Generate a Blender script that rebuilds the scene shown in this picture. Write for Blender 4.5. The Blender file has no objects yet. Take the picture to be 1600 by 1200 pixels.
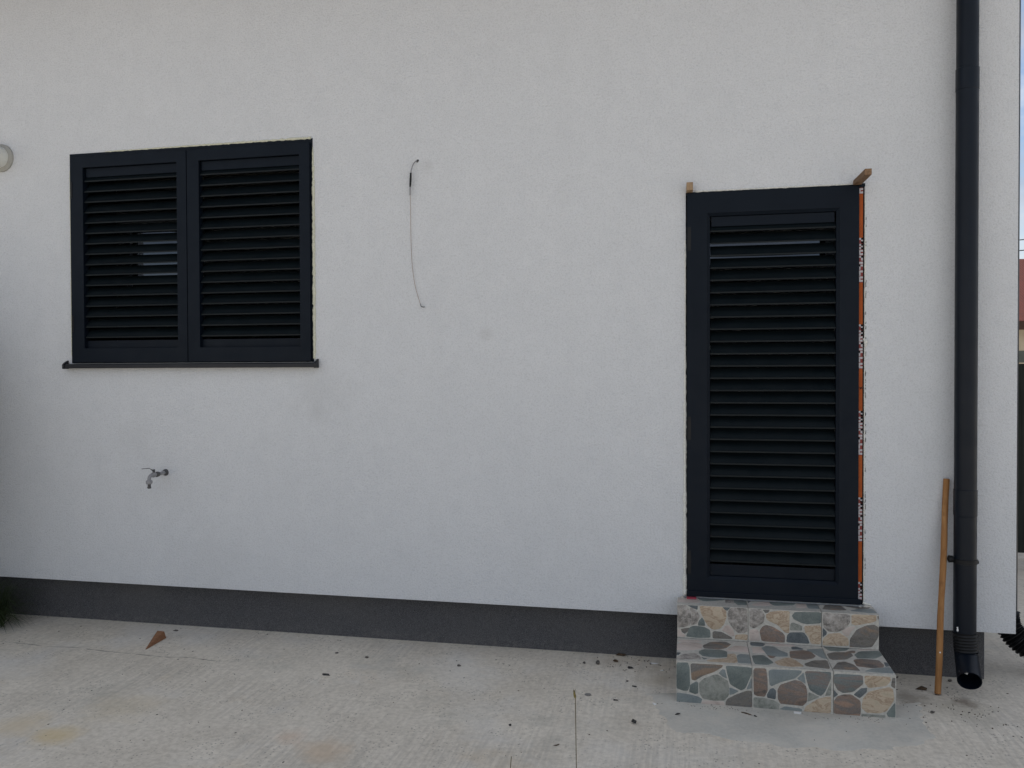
import bpy, bmesh, math, random
from mathutils import Vector, Matrix, noise as mnoise
R = math.radians
scene = bpy.context.scene
C = scene.collection

# ---------------------------------------------------------------- camera
YAW, PITCH, ROLL, FPX, CAMZ = R(12.0035), R(-0.87587), R(-0.19474), 1294.0, 1.554
D = 4.43                       # distance of the rendered facade
def cam_axes(x, y, z):         # camera-space vector -> world
    c, s = math.cos(ROLL), math.sin(ROLL); x, y = c*x - s*y, s*x + c*y
    X, Y, Z = x, -z, y
    c, s = math.cos(PITCH), math.sin(PITCH); Y, Z = c*Y - s*Z, s*Y + c*Z
    c, s = math.cos(YAW), math.sin(YAW); X, Y = c*X - s*Y, s*X + c*Y
    return Vector((X, Y, Z))
ax, ay, az = cam_axes(1,0,0), cam_axes(0,1,0), cam_axes(0,0,1)
cd = bpy.data.cameras.new('camera'); cam = bpy.data.objects.new('camera', cd); C.objects.link(cam)
cam.matrix_world = Matrix(((ax.x,ay.x,az.x,0),(ax.y,ay.y,az.y,0),(ax.z,ay.z,az.z,CAMZ),(0,0,0,1)))
cd.sensor_width = 36; cd.lens = FPX/1600*36; cd.clip_start = .05; cd.clip_end = 2000
scene.camera = cam
def ray(px, py):
    return cam_axes((px-800)/FPX, -(py-600)/FPX, -1)
def atY(px, py, Y):            # measured photo point -> point on the plane y = Y
    d = ray(px, py); t = Y/d.y
    return Vector((d.x*t, Y, CAMZ + d.z*t))
def atZ(px, py, Z=0.0):
    d = ray(px, py); t = (Z-CAMZ)/d.z
    return Vector((d.x*t, d.y*t, Z))

# ---------------------------------------------------------------- light
SUN_EL, SUN_AZ = R(66), R(-38)       # sun stands behind the house, a little to the left (azimuth from +Y towards +X)
w = bpy.data.worlds.new('World'); scene.world = w; w.use_nodes = True
nt = w.node_tree; nt.nodes.clear()
def N(t, typ, **k):
    n = t.nodes.new(typ)
    for a, b in k.items(): setattr(n, a, b)
    return n
out = N(nt, 'ShaderNodeOutputWorld'); bg = N(nt, 'ShaderNodeBackground'); bg.inputs[1].default_value = .1
sky = N(nt, 'ShaderNodeTexSky', sky_type='NISHITA', sun_disc=False, sun_elevation=SUN_EL, sun_rotation=SUN_AZ)
sky.air_density = 1.0; sky.dust_density = 1.0
tc = N(nt, 'ShaderNodeTexCoord'); mp = N(nt, 'ShaderNodeMapping'); mp.inputs['Scale'].default_value = (1,1,2.2)
mp.inputs['Location'].default_value = (0.55,-0.3,0.8)
cn = N(nt, 'ShaderNodeTexNoise'); cn.inputs['Scale'].default_value = 2.6; cn.inputs['Detail'].default_value = 9; cn.inputs['Roughness'].default_value = .58
cr = N(nt, 'ShaderNodeValToRGB'); cr.color_ramp.elements[0].position = .40; cr.color_ramp.elements[1].position = .53
cs = N(nt, 'ShaderNodeTexNoise'); cs.inputs['Scale'].default_value = 6; cs.inputs['Detail'].default_value = 5
cc = N(nt, 'ShaderNodeValToRGB'); e = cc.color_ramp.elements
e[0].position = .35; e[0].color = (3.6,3.9,4.5,1); e[1].position = .65; e[1].color = (7.2,7.3,7.5,1)
mx = N(nt, 'ShaderNodeMixRGB')
L = nt.links.new
L(tc.outputs['Generated'], mp.inputs[0]); L(mp.outputs[0], cn.inputs['Vector']); L(mp.outputs[0], cs.inputs['Vector'])
L(cn.outputs[0], cr.inputs[0]); L(cs.outputs[0], cc.inputs[0]); L(cr.outputs[0], mx.inputs[0])
L(sky.outputs[0], mx.inputs[1]); L(cc.outputs[0], mx.inputs[2]); L(mx.outputs[0], bg.inputs[0]); L(bg.outputs[0], out.inputs[0])
sl = bpy.data.lights.new('sun', 'SUN'); sl.energy = 2.6; sl.angle = R(.5); sl.color = (1,.95,.88)
so = bpy.data.objects.new('sun', sl); C.objects.link(so)
sd = Vector((math.sin(SUN_AZ)*math.cos(SUN_EL), math.cos(SUN_AZ)*math.cos(SUN_EL), math.sin(SUN_EL)))
so.rotation_euler = sd.to_track_quat('Z', 'Y').to_euler(); so.location = sd*30
scene.view_settings.view_transform = 'Standard'; scene.view_settings.look = 'None'
scene.view_settings.gamma = 1; scene.view_settings.use_curve_mapping = False
scene.view_settings.exposure = 0.46
scene.cycles.max_bounces = 8

# ---------------------------------------------------------------- material helpers
class MT:
    """small node-graph builder"""
    def __init__(s, name, rough=.8, spec=.3):
        s.m = bpy.data.materials.new(name); s.m.use_nodes = True; s.t = s.m.node_tree; s.t.nodes.clear()
        s.o = N(s.t, 'ShaderNodeOutputMaterial'); s.b = N(s.t, 'ShaderNodeBsdfPrincipled')
        s.b.inputs['Roughness'].default_value = rough; s.b.inputs['Specular IOR Level'].default_value = spec
        s.t.links.new(s.b.outputs[0], s.o.inputs[0]); s.c = N(s.t, 'ShaderNodeTexCoord'); s.bump_n = None
    def L(s, a, b): s.t.links.new(a, b)
    def mapping(s, sc=(1,1,1), loc=(0,0,0), rot=(0,0,0)):
        m = N(s.t, 'ShaderNodeMapping'); m.inputs['Scale'].default_value = sc; m.inputs['Location'].default_value = loc
        m.inputs['Rotation'].default_value = rot; s.L(s.c.outputs['Object'], m.inputs[0]); return m.outputs[0]
    def noise(s, scale, detail=4, rough=.5, vec=None, dist=0):
        n = N(s.t, 'ShaderNodeTexNoise'); n.inputs['Scale'].default_value = scale; n.inputs['Detail'].default_value = detail
        n.inputs['Roughness'].default_value = rough; n.inputs['Distortion'].default_value = dist
        s.L(vec or s.c.outputs['Object'], n.inputs['Vector']); return n.outputs[0]
    def ramp(s, f, stops, interp='LINEAR'):
        r = N(s.t, 'ShaderNodeValToRGB'); r.color_ramp.interpolation = interp; el = r.color_ramp.elements
        for i, (p, c) in enumerate(stops):
            if isinstance(c, (int, float)): c = (c, c, c)
            x = el[i] if i < 2 else el.new(p); x.position = p; x.color = (*c, 1)
        s.L(f, r.inputs[0]); return r.outputs[0]
    def mix(s, f, a, b, mode='MIX'):
        m = N(s.t, 'ShaderNodeMixRGB', blend_type=mode)
        for i, v in ((0, f), (1, a), (2, b)):
            if isinstance(v, (int, float)): m.inputs[i].default_value = v if i == 0 else (v, v, v, 1)
            elif isinstance(v, tuple): m.inputs[i].default_value = (*v, 1)
            else: s.L(v, m.inputs[i])
        return m.outputs[0]
    def math(s, op, a, b=0.0):
        m = N(s.t, 'ShaderNodeMath', operation=op)
        for i, v in ((0, a), (1, b)):
            if isinstance(v, (int, float)): m.inputs[i].default_value = v
            else: s.L(v, m.inputs[i])
        return m.outputs[0]
    def col(s, c):
        if isinstance(c, tuple): s.b.inputs['Base Color'].default_value = (*c, 1)
        else: s.L(c, s.b.inputs['Base Color'])
        return s
    def bump(s, h, dist=.001, strength=1.0):
        b = N(s.t, 'ShaderNodeBump'); b.inputs['Distance'].default_value = dist; b.inputs['Strength'].default_value = strength
        s.L(h, b.inputs['Height'])
        if s.bump_n: s.L(s.bump_n, b.inputs['Normal'])
        s.bump_n = b.outputs[0]; s.L(s.bump_n, s.b.inputs['Normal']); return s

M = {}
# scratched white render of the facade
m = MT('facade_render', .92, .15)
g = m.noise(230, 3, .7); g2 = m.noise(105, 3, .65)
blot = m.noise(1.3, 5, .6); fine = m.noise(9, 4, .6)
base = m.ramp(blot, [(.3, (.650,.664,.684)), (.7, (.690,.703,.722))])
base = m.mix(.5, base, m.ramp(fine, [(.3, (.63,.645,.664)), (.7, (.69,.703,.720))]))
base = m.mix(m.ramp(g2, [(.38, .30), (.50, 0.0)]), base, (.46,.47,.475))
base = m.mix(m.ramp(g, [(.35, 0.0), (.5, 1.0)]), m.mix(.30, base, (.36,.37,.38)), base)
# faint vertical rain streaks and a few smudges
st = m.noise(7, 4, .55, m.mapping((1,1,.07)))
base = m.mix(m.ramp(st, [(.52, 0.0), (.75, .13)]), base, (.55,.56,.57))
sm = m.noise(2.2, 6, .65, m.mapping((1,1,1), (3,1,2)))
base = m.mix(m.ramp(sm, [(.60, 0.0), (.74, .12)]), base, (.50,.51,.52))
for (px_, py_, rad_, am_) in ((500,620,.22,.16),(495,650,.10,.16),(760,523,.05,.25),(330,890,.35,.10),(215,690,.16,.12),(668,262,.05,.25)):  # smudges, and a darker patch beside the cable hole
    c_ = atY(px_, py_, D); mp_ = m.mapping((1/rad_,0,1/rad_), (-c_.x/rad_,0,-c_.z/rad_)); ln = N(m.t, 'ShaderNodeVectorMath', operation='LENGTH'); m.L(mp_, ln.inputs[0])
    d_ = m.math('ADD', ln.outputs['Value'], m.math('MULTIPLY', m.math('SUBTRACT', m.noise(8, 6, .7), .5), 2.0)); base = m.mix(m.ramp(d_, [(.2, am_), (1.0, 0.0)]), base, (.42,.42,.42))
m.col(base).bump(g2, .0045, 1.0).bump(g, .0022, 1.0); M['render'] = m.m
m = MT('plinth_render', .95, .1)
g = m.noise(330, 3, .8); v = m.noise(3, 5, .6)
base = m.ramp(g, [(.38, (.030,.030,.033)), (.5, (.085,.085,.09)), (.66, (.17,.17,.178))])
base = m.mix(m.ramp(v, [(.4, 0.0), (.75, .4)]), base, (.13,.125,.12))
sz = N(m.t, 'ShaderNodeSeparateXYZ'); m.L(m.c.outputs['Object'], sz.inputs[0])
spl = m.math('MULTIPLY', m.ramp(m.math('ADD', sz.outputs[2], m.math('MULTIPLY', m.noise(6, 6, .7), .16)), [(.07, 1.0), (.155, 0.0)]), m.ramp(m.noise(40, 4, .7), [(.42, .0), (.70, .30)]))
base = m.mix(spl, base, (.27,.255,.235))
m.col(base).bump(g, .0015, .9); M['plinth'] = m.m
def paint(name, c, rough, spec=.5, var=.25):
    m = MT(name, rough, spec); n = m.noise(5, 4); f = m.noise(260, 2)
    m.col(m.mix(m.ramp(n, [(.35, 0.0), (.7, var)]), c, tuple(x*1.5+.002 for x in c)))
    m.L(m.ramp(m.noise(12, 4), [(.3, rough-.07), (.7, rough+.1)]), m.b.inputs['Roughness'])
    m.bump(f, .0002, .5); M[name] = m.m
paint('anthracite', (.0028,.0062,.0120), .48, .15)
paint('anthracite_slat', (.0035,.0070,.0092), .5, .22)
paint('sill_metal', (.016,.017,.021), .45, .3)
paint('pipe_paint', (.0028,.0058,.0115), .38, .24)
paint('black_plastic', (.005,.0055,.0065), .5, .3)
paint('cream_plastic', (.66,.67,.63), .5, .4, .1)
paint('flange_plastic', (.36,.355,.325), .6, .3, .15)
paint('galvanised', (.24,.24,.25), .45, .5)
paint('rust_metal', (.22,.13,.08), .6, .3)
paint('dark_metal', (.06,.06,.062), .45, .5)
m = MT('cut_foam', .9, .1); n = m.noise(180, 3); m.col(m.ramp(n, [(.3, (.56,.56,.52)), (.7, (.80,.80,.75))])).bump(n, .002); M['foam'] = m.m
m = MT('cream_foam', .9, .1); n = m.noise(180, 3); m.col(m.ramp(n, [(.3, (.48,.48,.38)), (.7, (.70,.70,.57))])).bump(n, .002); M['foam_yellow'] = m.m
m = MT('gap_shade_black', .9, .1); m.col((.02,.02,.02)); M['gap'] = m.m  # flat black that puts the shade of gaps and holes into the colour
def wood(name, a, b, sc):
    m = MT(name, .75, .2); n = m.noise(1, 6, .6, m.mapping(sc), .6); k = m.noise(30, 4)
    m.col(m.mix(m.ramp(k, [(.55, 0.0), (.8, .5)]), m.ramp(n, [(.3, a), (.7, b)]), tuple(x*.5 for x in a))).bump(n, .0006); M[name] = m.m
wood('pole_wood', (.27,.125,.045), (.40,.21,.085), (60,60,3))
wood('wedge_wood', (.24,.15,.085), (.40,.29,.18), (80,80,8))
wood('wedge_wood_dark', (.13,.075,.04), (.27,.17,.10), (80,8,80))
wood('wedge_wood_red', (.20,.095,.05), (.31,.16,.09), (10,90,90))
m = MT('orange_film', .4, .2); n = m.noise(20, 4)
m.col(m.ramp(n, [(.3, (.31,.060,.007)), (.7, (.38,.080,.011))])).bump(m.noise(60, 3), .0008); M['film'] = m.m
m = MT('film_lettering', .4, .4); m.col(m.ramp(m.noise(80, 3), [(.3, (.40,.375,.39)), (.7, (.52,.49,.51))])); M['letter'] = m.m
m = MT('film_red', .4, .4); m.col((.20,.025,.02)); M['film_red'] = m.m
m = MT('pink_plastic', .4, .4); m.col((.40,.06,.09)); M['pink'] = m.m
m = MT('white_bit', .6, .3); m.col((.75,.75,.74)); M['white'] = m.m
m = MT('dark_bit', .7, .3); m.col(m.ramp(m.noise(90, 3), [(.3, (.015,.015,.016)), (.7, (.06,.057,.055))])); M['dark'] = m.m
m = MT('stone_bit', .8, .2); m.col(m.ramp(m.noise(70, 3), [(.3, (.06,.055,.05)), (.7, (.17,.155,.14))])); M['pebble'] = m.m
m = MT('earth_bit', .9, .1); m.col(m.ramp(m.noise(90, 3), [(.3, (.04,.028,.018)), (.7, (.13,.09,.06))])); M['earth'] = m.m
m = MT('grey_disc', .9, .1); m.col(m.ramp(m.noise(50, 3), [(.3, (.19,.185,.175)), (.7, (.26,.25,.24))])); M['greydisc'] = m.m
m = MT('grass_blade', .7, .2); m.col(m.ramp(m.noise(9, 3), [(.3, (.018,.032,.012)), (.7, (.055,.075,.03))])); M['grass'] = m.m
m = MT('dry_stalk', .8, .2); m.col((.085,.07,.035)); M['stalk'] = m.m
m = MT('seed_head', .8, .2); m.col(m.ramp(m.noise(300, 2), [(.3, (.07,.06,.018)), (.7, (.17,.14,.05))])); M['seed'] = m.m
# concrete slab: brushed at right angles to the house
m = MT('concrete', .9, .2)
b0 = m.noise(.55, 6, .6); b1 = m.noise(3.2, 6, .62); b2 = m.noise(38, 5, .7); b3 = m.noise(190, 3, .6)
base = m.ramp(b0, [(.34, (.565,.495,.395)), (.5, (.695,.618,.508)), (.66, (.79,.722,.61))])
base = m.mix(.5, base, m.ramp(b1, [(.34, (.52,.47,.385)), (.66, (.79,.735,.63))]))
base = m.mix(.36, base, m.ramp(b2, [(.34, (.40,.365,.315)), (.60, (.81,.76,.675))]))
br = m.noise(60, 4, .6, m.mapping((1,.045,1), rot=(0,0,R(-3))))
brm = m.ramp(m.noise(1.1, 3, .5, m.mapping((1,1,1), (5,2,0))), [(.40, .12), (.62, .8)])
brush = m.ramp(br, [(.38, 0.0), (.56, 1.0)])
base = m.mix(m.math('MULTIPLY', m.math('SUBTRACT', 1.0, brush), m.math('MULTIPLY', brm, .42)), base, (.36,.335,.295))
# pale dusty washes, rusty and greenish stains
base = m.mix(m.ramp(m.noise(1.7, 5, .6, m.mapping((1,1,1), (9,3,1))), [(.54, 0.0), (.72, .38)]), base, (.66,.66,.65))
base = m.mix(m.ramp(m.noise(2.0, 5, .65, m.mapping((1,1,1), (1.5,7.2,4))), [(.60, 0.0), (.76, .36)]), base, (.60,.46,.29))
base = m.mix(m.ramp(m.noise(1.9, 6, .7, m.mapping((1,1,1), (21,3,7))), [(.56, 0.0), (.72, .40)]), base, (.33,.33,.29))
# small pits and specks
vo = N(m.t, 'ShaderNodeTexVoronoi'); vo.inputs['Scale'].default_value = 55; m.L(m.c.outputs['Object'], vo.inputs['Vector'])
pit = m.math('MULTIPLY', m.ramp(vo.outputs['Distance'], [(.13, 1.0), (.27, 0.0)]), m.ramp(m.noise(5, 4, .6, m.mapping((1,1,1), (4,4,4))), [(.47, 0.0), (.58, 1.0)]))
base = m.mix(m.math('MULTIPLY', pit, .65), base, (.13,.12,.105))
def spot(px, py, rad, colr, amt, sc=5):
    global base
    c_ = atZ(px, py); mp_ = m.mapping((1/rad,1/rad,0), (-c_.x/rad,-c_.y/rad,0)); ln = N(m.t, 'ShaderNodeVectorMath', operation='LENGTH'); m.L(mp_, ln.inputs[0])
    d_ = m.math('ADD', ln.outputs['Value'], m.math('MULTIPLY', m.math('SUBTRACT', m.noise(sc, 6, .7), .5), 2.2))
    base = m.mix(m.ramp(d_, [(.25, amt), (1.0, 0.0)]), base, colr)
spot(88, 1150, .13, (.64,.50,.27), .65); spot(30, 1135, .16, (.66,.55,.38), .6); spot(190, 1108, .22, (.62,.52,.36), .35)
spot(505, 1170, .14, (.64,.48,.33), .5); spot(455, 1150, .10, (.62,.46,.34), .5); spot(1040, 1060, .16, (.42,.36,.27), .6); spot(1500, 1110, .20, (.40,.37,.30), .55)
spot(1120, 1108, .10, (.22,.18,.14), .55, 14); spot(1350, 1128, .13, (.16,.135,.11), .7, 14); spot(1420, 1090, .12, (.24,.215,.18), .7, 12); spot(1508, 1098, .07, (.17,.13,.10), .7, 18)
m.col(base).bump(b1, .005, .3).bump(b2, .0016, .4).bump(br, .0014, .5).bump(b3, .0008, .6); M['concrete'] = m.m
m = MT('fresh_mortar', .9, .15)
a = m.noise(4, 6, .6); b = m.noise(60, 4, .6)
base = m.mix(.4, m.ramp(a, [(.3, (.46,.44,.385)), (.7, (.59,.565,.50))]), m.ramp(b, [(.3, (.37,.365,.34)), (.7, (.56,.55,.51))]))
base = m.mix(m.ramp(m.noise(5, 6, .7, m.mapping((1,1,1), (2,8,1))), [(.44, 0.0), (.62, .6)]), base, (.62,.575,.50))
m.col(base).bump(a, .006, .4).bump(b, .0012, .6); M['mortar'] = m.m
# printed flagstone pieces on the tiles (object coordinates in metres)
def stone(name, stops, scale=14, detail=5, stretch=(1,1,1), dist=.5, speck=None, rough=.55):
    m = MT(name, rough, .35); n = m.noise(scale, detail, .6, m.mapping(stretch), dist); c = m.ramp(n, [(p, tuple(min(x*1.32, .6) for x in q)) for p, q in stops])
    f = m.noise(150, 3, .7); c = m.mix(.16, c, m.ramp(f, [(.3, .04), (.7, .42)]))
    if speck:
        c = m.mix(m.ramp(m.noise(60, 5, .8), [(.46, 0.0), (.66, .85)]), c, speck)
    m.col(c).bump(f, .0005, .5); M[name] = m.m
stone('slate', [(.3, (.070,.090,.086)), (.7, (.140,.165,.150))])
stone('slate_dark', [(.3, (.045,.058,.066)), (.7, (.095,.110,.112))])
stone('slate_blue', [(.3, (.125,.150,.155)), (.7, (.20,.225,.215))], 10)
stone('sandstone', [(.3, (.28,.215,.145)), (.44, (.40,.315,.225)), (.5, (.27,.19,.12)), (.55, (.42,.335,.24)), (.75, (.35,.295,.21))], 8, 3, (1,1,2.2), 1.6)
stone('pinkstone', [(.3, (.33,.265,.23)), (.5, (.46,.385,.34)), (.7, (.41,.355,.31))], 12, 4, (1,2.5,2), 1)
stone('granite', [(.36, (.095,.085,.072)), (.64, (.31,.28,.25))], 25, 5, speck=(.50,.465,.425))
stone('granite_green', [(.36, (.11,.12,.10)), (.64, (.25,.25,.22))], 25, 5, speck=(.33,.34,.30))
stone('brown', [(.34, (.055,.052,.046)), (.47, (.135,.12,.10)), (.54, (.10,.096,.088)), (.68, (.19,.13,.085))], 8, 4, (1,1,1.8), 1)
stone('rust', [(.34, (.065,.055,.048)), (.46, (.185,.125,.09)), (.53, (.115,.10,.088)), (.66, (.24,.15,.10))], 8, 4, (.7,1,2.2), 1)
stone('rustslate', [(.34, (.060,.078,.078)), (.48, (.115,.135,.13)), (.57, (.155,.115,.095)), (.62, (.12,.13,.125))], 7, 4, (.5,1,2.5), .8)
m = MT('tile_grout_print', .6, .3); f = m.noise(90, 4, .6); m.col(m.ramp(f, [(.3, (.40,.385,.345)), (.7, (.56,.54,.485))])).bump(f, .0006); M['tilebase'] = m.m
m = MT('tile_joint', .9, .1); f = m.noise(60, 4, .6); m.col(m.ramp(f, [(.3, (.12,.118,.11)), (.7, (.21,.205,.19))])).bump(f, .001); M['joint'] = m.m
m = MT('room_plaster', .95, .05); m.col(m.ramp(m.noise(3, 3), [(.3, (.30,.30,.29)), (.7, (.35,.35,.34))])); M['room'] = m.m
m = MT('roof_tile', .8, .2)
wv = N(m.t, 'ShaderNodeTexWave'); wv.inputs['Scale'].default_value = 4.5; m.L(m.c.outputs['Object'], wv.inputs['Vector'])
n = m.noise(8, 4); m.col(m.mix(m.ramp(n, [(.3, 0.0), (.7, .6)]), (.13,.035,.026), (.075,.026,.022))).bump(wv.outputs[0], .02, .6); M['roof'] = m.m
m = MT('beige_wall', .9, .1); m.col(m.ramp(m.noise(4, 4), [(.3, (.42,.36,.27)), (.7, (.50,.44,.34))])); M['beige'] = m.m
m = MT('dark_wood', .7, .2); m.col(m.ramp(m.noise(6, 4), [(.3, (.03,.02,.015)), (.7, (.07,.04,.03))])); M['darkwood'] = m.m
m = MT('fence_board', .8, .2); n = m.noise(2, 5, .6, m.mapping((30,1,1))); m.col(m.ramp(n, [(.3, (.010,.013,.010)), (.7, (.03,.034,.03))])); M['fence'] = m.m
m = MT('fence_cap', .8, .2); m.col(m.ramp(m.noise(9, 4), [(.3, (.09,.10,.09)), (.7, (.14,.15,.13))])); M['fencecap'] = m.m
# tinted glass
m = bpy.data.materials.new('tinted_glass'); m.use_nodes = True; t = m.node_tree; t.nodes.clear()
o_ = N(t, 'ShaderNodeOutputMaterial'); tr = N(t, 'ShaderNodeBsdfTransparent'); tr.inputs[0].default_value = (.26,.28,.31,1)
gl = N(t, 'ShaderNodeBsdfGlossy'); gl.inputs['Roughness'].default_value = .02; mxs = N(t, 'ShaderNodeMixShader'); mxs.inputs[0].default_value = .08
t.links.new(tr.outputs[0], mxs.inputs[1]); t.links.new(gl.outputs[0], mxs.inputs[2]); t.links.new(mxs.outputs[0], o_.inputs[0]); M['glass'] = m

# ---------------------------------------------------------------- mesh helpers
def obj(name, bm, mat, parent=None, label=None, cat=None, group=None, kind=None, smooth=False, bevel=0, origin=None):
    """link bm as ONE mesh object; mat = name or list of names; origin moves the object's origin to that world point"""
    bmesh.ops.recalc_face_normals(bm, faces=bm.faces)
    if origin is not None:
        bmesh.ops.translate(bm, verts=bm.verts, vec=-Vector(origin))
    me = bpy.data.meshes.new(name); bm.to_mesh(me); bm.free()
    for k in (mat if isinstance(mat, list) else [mat]): me.materials.append(M[k])
    if smooth:
        for p in me.polygons: p.use_smooth = True
    me.set_sharp_from_angle(angle=R(34))
    o = bpy.data.objects.new(name, me); C.objects.link(o)
    if origin is not None: o.location = Vector(origin)
    if parent is not None:
        o.parent = parent; o.location = o.location - ploc(parent)
    if bevel:
        b = o.modifiers.new('bevel', 'BEVEL'); b.width = bevel; b.segments = 2; b.limit_method = 'ANGLE'
        b.harden_normals = False
    tag(o, label, cat, group, kind); return o
def ploc(p):
    v = Vector((0,0,0))
    while p is not None: v += p.location; p = p.parent
    return v
def tag(o, label=None, cat=None, group=None, kind=None):
    for k, v in (('label', label), ('category', cat), ('group', group), ('kind', kind)):
        if v: o[k] = v
    return o
def thing(name, loc, label, cat, group=None):
    o = bpy.data.objects.new(name, None); C.objects.link(o); o.location = loc; o.empty_display_size = .1
    return tag(o, label, cat, group)
def BM(): return bmesh.new()
def box(bm, x0, x1, y0, y1, z0, z1, mi=0):
    vs = [bm.verts.new(p) for p in ((x0,y0,z0),(x1,y0,z0),(x1,y1,z0),(x0,y1,z0),(x0,y0,z1),(x1,y0,z1),(x1,y1,z1),(x0,y1,z1))]
    for f in ((0,3,2,1),(4,5,6,7),(0,1,5,4),(1,2,6,5),(2,3,7,6),(3,0,4,7)):
        bm.faces.new([vs[i] for i in f]).material_index = mi
    return vs
def prism_x(bm, prof, x0, x1, mi=0):     # closed profile in (y,z) swept along x
    a = [bm.verts.new((x0, y, z)) for y, z in prof]; b = [bm.verts.new((x1, y, z)) for y, z in prof]; n = len(prof)
    for i in range(n): bm.faces.new((a[i], a[(i+1) % n], b[(i+1) % n], b[i])).material_index = mi
    bm.faces.new(a[::-1]).material_index = mi; bm.faces.new(b).material_index = mi
def tube(bm, pts, rad, seg=16, cap=True, mi=0, flat=1.0):
    pts = [Vector(p) for p in pts]; n = len(pts)
    rad = rad if isinstance(rad, (list, tuple)) else [rad]*n
    prev = None; rings = []
    for i, p in enumerate(pts):
        t = (pts[min(i+1, n-1)] - pts[max(i-1, 0)])
        t = t.normalized() if t.length > 1e-9 else Vector((0,0,1))
        if prev is None:
            u = t.orthogonal().normalized() if abs(t.z) < .99 else Vector((1,0,0))
        else:
            u = prev - t*prev.dot(t)
            u = u.normalized() if u.length > 1e-6 else t.orthogonal().normalized()
        prev = u; v = t.cross(u)
        rings.append([bm.verts.new(p + (u*math.cos(a) + v*math.sin(a)*flat)*rad[i]) for a in [2*math.pi*k/seg for k in range(seg)]])
    for i in range(n-1):
        for k in range(seg):
            f = bm.faces.new((rings[i][k], rings[i][(k+1) % seg], rings[i+1][(k+1) % seg], rings[i+1][k])); f.material_index = mi; f.smooth = True
    if cap:
        bm.faces.new(rings[0][::-1]).material_index = mi; bm.faces.new(rings[-1]).material_index = mi
    return rings
def curve_pts(ctrl, n=8):                # Catmull-Rom through control points
    P = [Vector(c) for c in ctrl]; P = [P[0]*2-P[1]] + P + [P[-1]*2-P[-2]]; o = []
    for i in range(1, len(P)-2):
        for k in range(n):
            t = k/n; a, b, c, d = P[i-1:i+3]
            o.append(.5*((2*b) + (c-a)*t + (2*a-5*b+4*c-d)*t*t + (3*b-a-3*c+d)*t**3))
    return o + [P[-2]]
def wall_holes(bm, x0, x1, z0, z1, y0, y1, holes):
    """one slab in the xz plane with rectangular openings and their reveals"""
    xs = sorted({x0, x1, *[h[0] for h in holes], *[h[1] for h in holes]}); zs = sorted({z0, z1, *[h[2] for h in holes], *[h[3] for h in holes]})
    vc = {}
    def v(x, y, z):
        k = (round(x,5), round(y,5), round(z,5))
        if k not in vc: vc[k] = bm.verts.new(k)
        return vc[k]
    def solid(i, j):
        if i < 0 or j < 0 or i >= len(xs)-1 or j >= len(zs)-1: return False
        cx, cz = (xs[i]+xs[i+1])/2, (zs[j]+zs[j+1])/2
        return not any(h[0] < cx < h[1] and h[2] < cz < h[3] for h in holes)
    for i in range(len(xs)-1):
        for j in range(len(zs)-1):
            if not solid(i, j): continue
            a, b, c, d = xs[i], xs[i+1], zs[j], zs[j+1]
            bm.faces.new((v(a,y0,c), v(b,y0,c), v(b,y0,d), v(a,y0,d))); bm.faces.new((v(a,y1,c), v(a,y1,d), v(b,y1,d), v(b,y1,c)))
            if not solid(i-1, j): bm.faces.new((v(a,y0,c), v(a,y0,d), v(a,y1,d), v(a,y1,c)))
            if not solid(i+1, j): bm.faces.new((v(b,y0,c), v(b,y1,c), v(b,y1,d), v(b,y0,d)))
            if not solid(i, j-1): bm.faces.new((v(a,y0,c), v(a,y1,c), v(b,y1,c), v(b,y0,c)))
            if not solid(i, j+1): bm.faces.new((v(a,y0,d), v(b,y0,d), v(b,y1,d), v(a,y1,d)))

# ---------------------------------------------------------------- measured layout
WX0, WX1, WZ0, WZ1 = -3.712, -2.106, 1.612, 2.895        # window opening
DX0, DX1, DZ0, DZ1 = -.012, .8635, .372, 2.484             # door opening
FX1, FZ0 = 1.559, .2685                                    # facade right edge, lower edge
REC = .1056
HX0, HY1, HZ1 = -9.5, 9.0, 4.35

# ---------------------------------------------------------------- ground
bm = BM(); 
vs = [bm.verts.new(p) for p in ((-200,-200,0),(200,-200,0),(200,300,0),(-200,300,0))]; bm.faces.new(vs)
obj('ground', bm, 'concrete', kind='structure')
# fresh mortar apron in front of the steps
random.seed(4)
ap = [(1008,1084),(1022,1102),(1040,1128),(1066,1146),(1120,1150),(1180,1158),(1250,1168),(1330,1173),(1400,1170),(1440,1160),(1452,1140),(1444,1116),(1428,1094)]
pts = [atZ(x, y) for x, y in ap]; pts = [Vector((p.x, p.y, 0)) for p in pts]
pl = curve_pts(pts, 14) + [Vector((.90,4.06,0)), Vector((-.04,4.06,0))]; bm = BM(); rim = [bm.verts.new((p.x + random.uniform(-.004,.004) + .045*mnoise.noise(p*7) + .02*mnoise.noise(p*25), p.y + random.uniform(-.004,.004) + .035*mnoise.noise(p*9+Vector((5,5,5))), .0)) for p in pl]
top = [bm.verts.new((v.co.x*.985+.43*.015, v.co.y*.985+3.85*.015, .0015)) for v in rim]
n = len(rim)
for i in range(n): bm.faces.new((rim[i], rim[(i+1) % n], top[(i+1) % n], top[i]))
bm.faces.new(top)
for v in rim: v.co.z = -.0005
obj('mortar_apron', bm, 'mortar', kind='structure')
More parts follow.
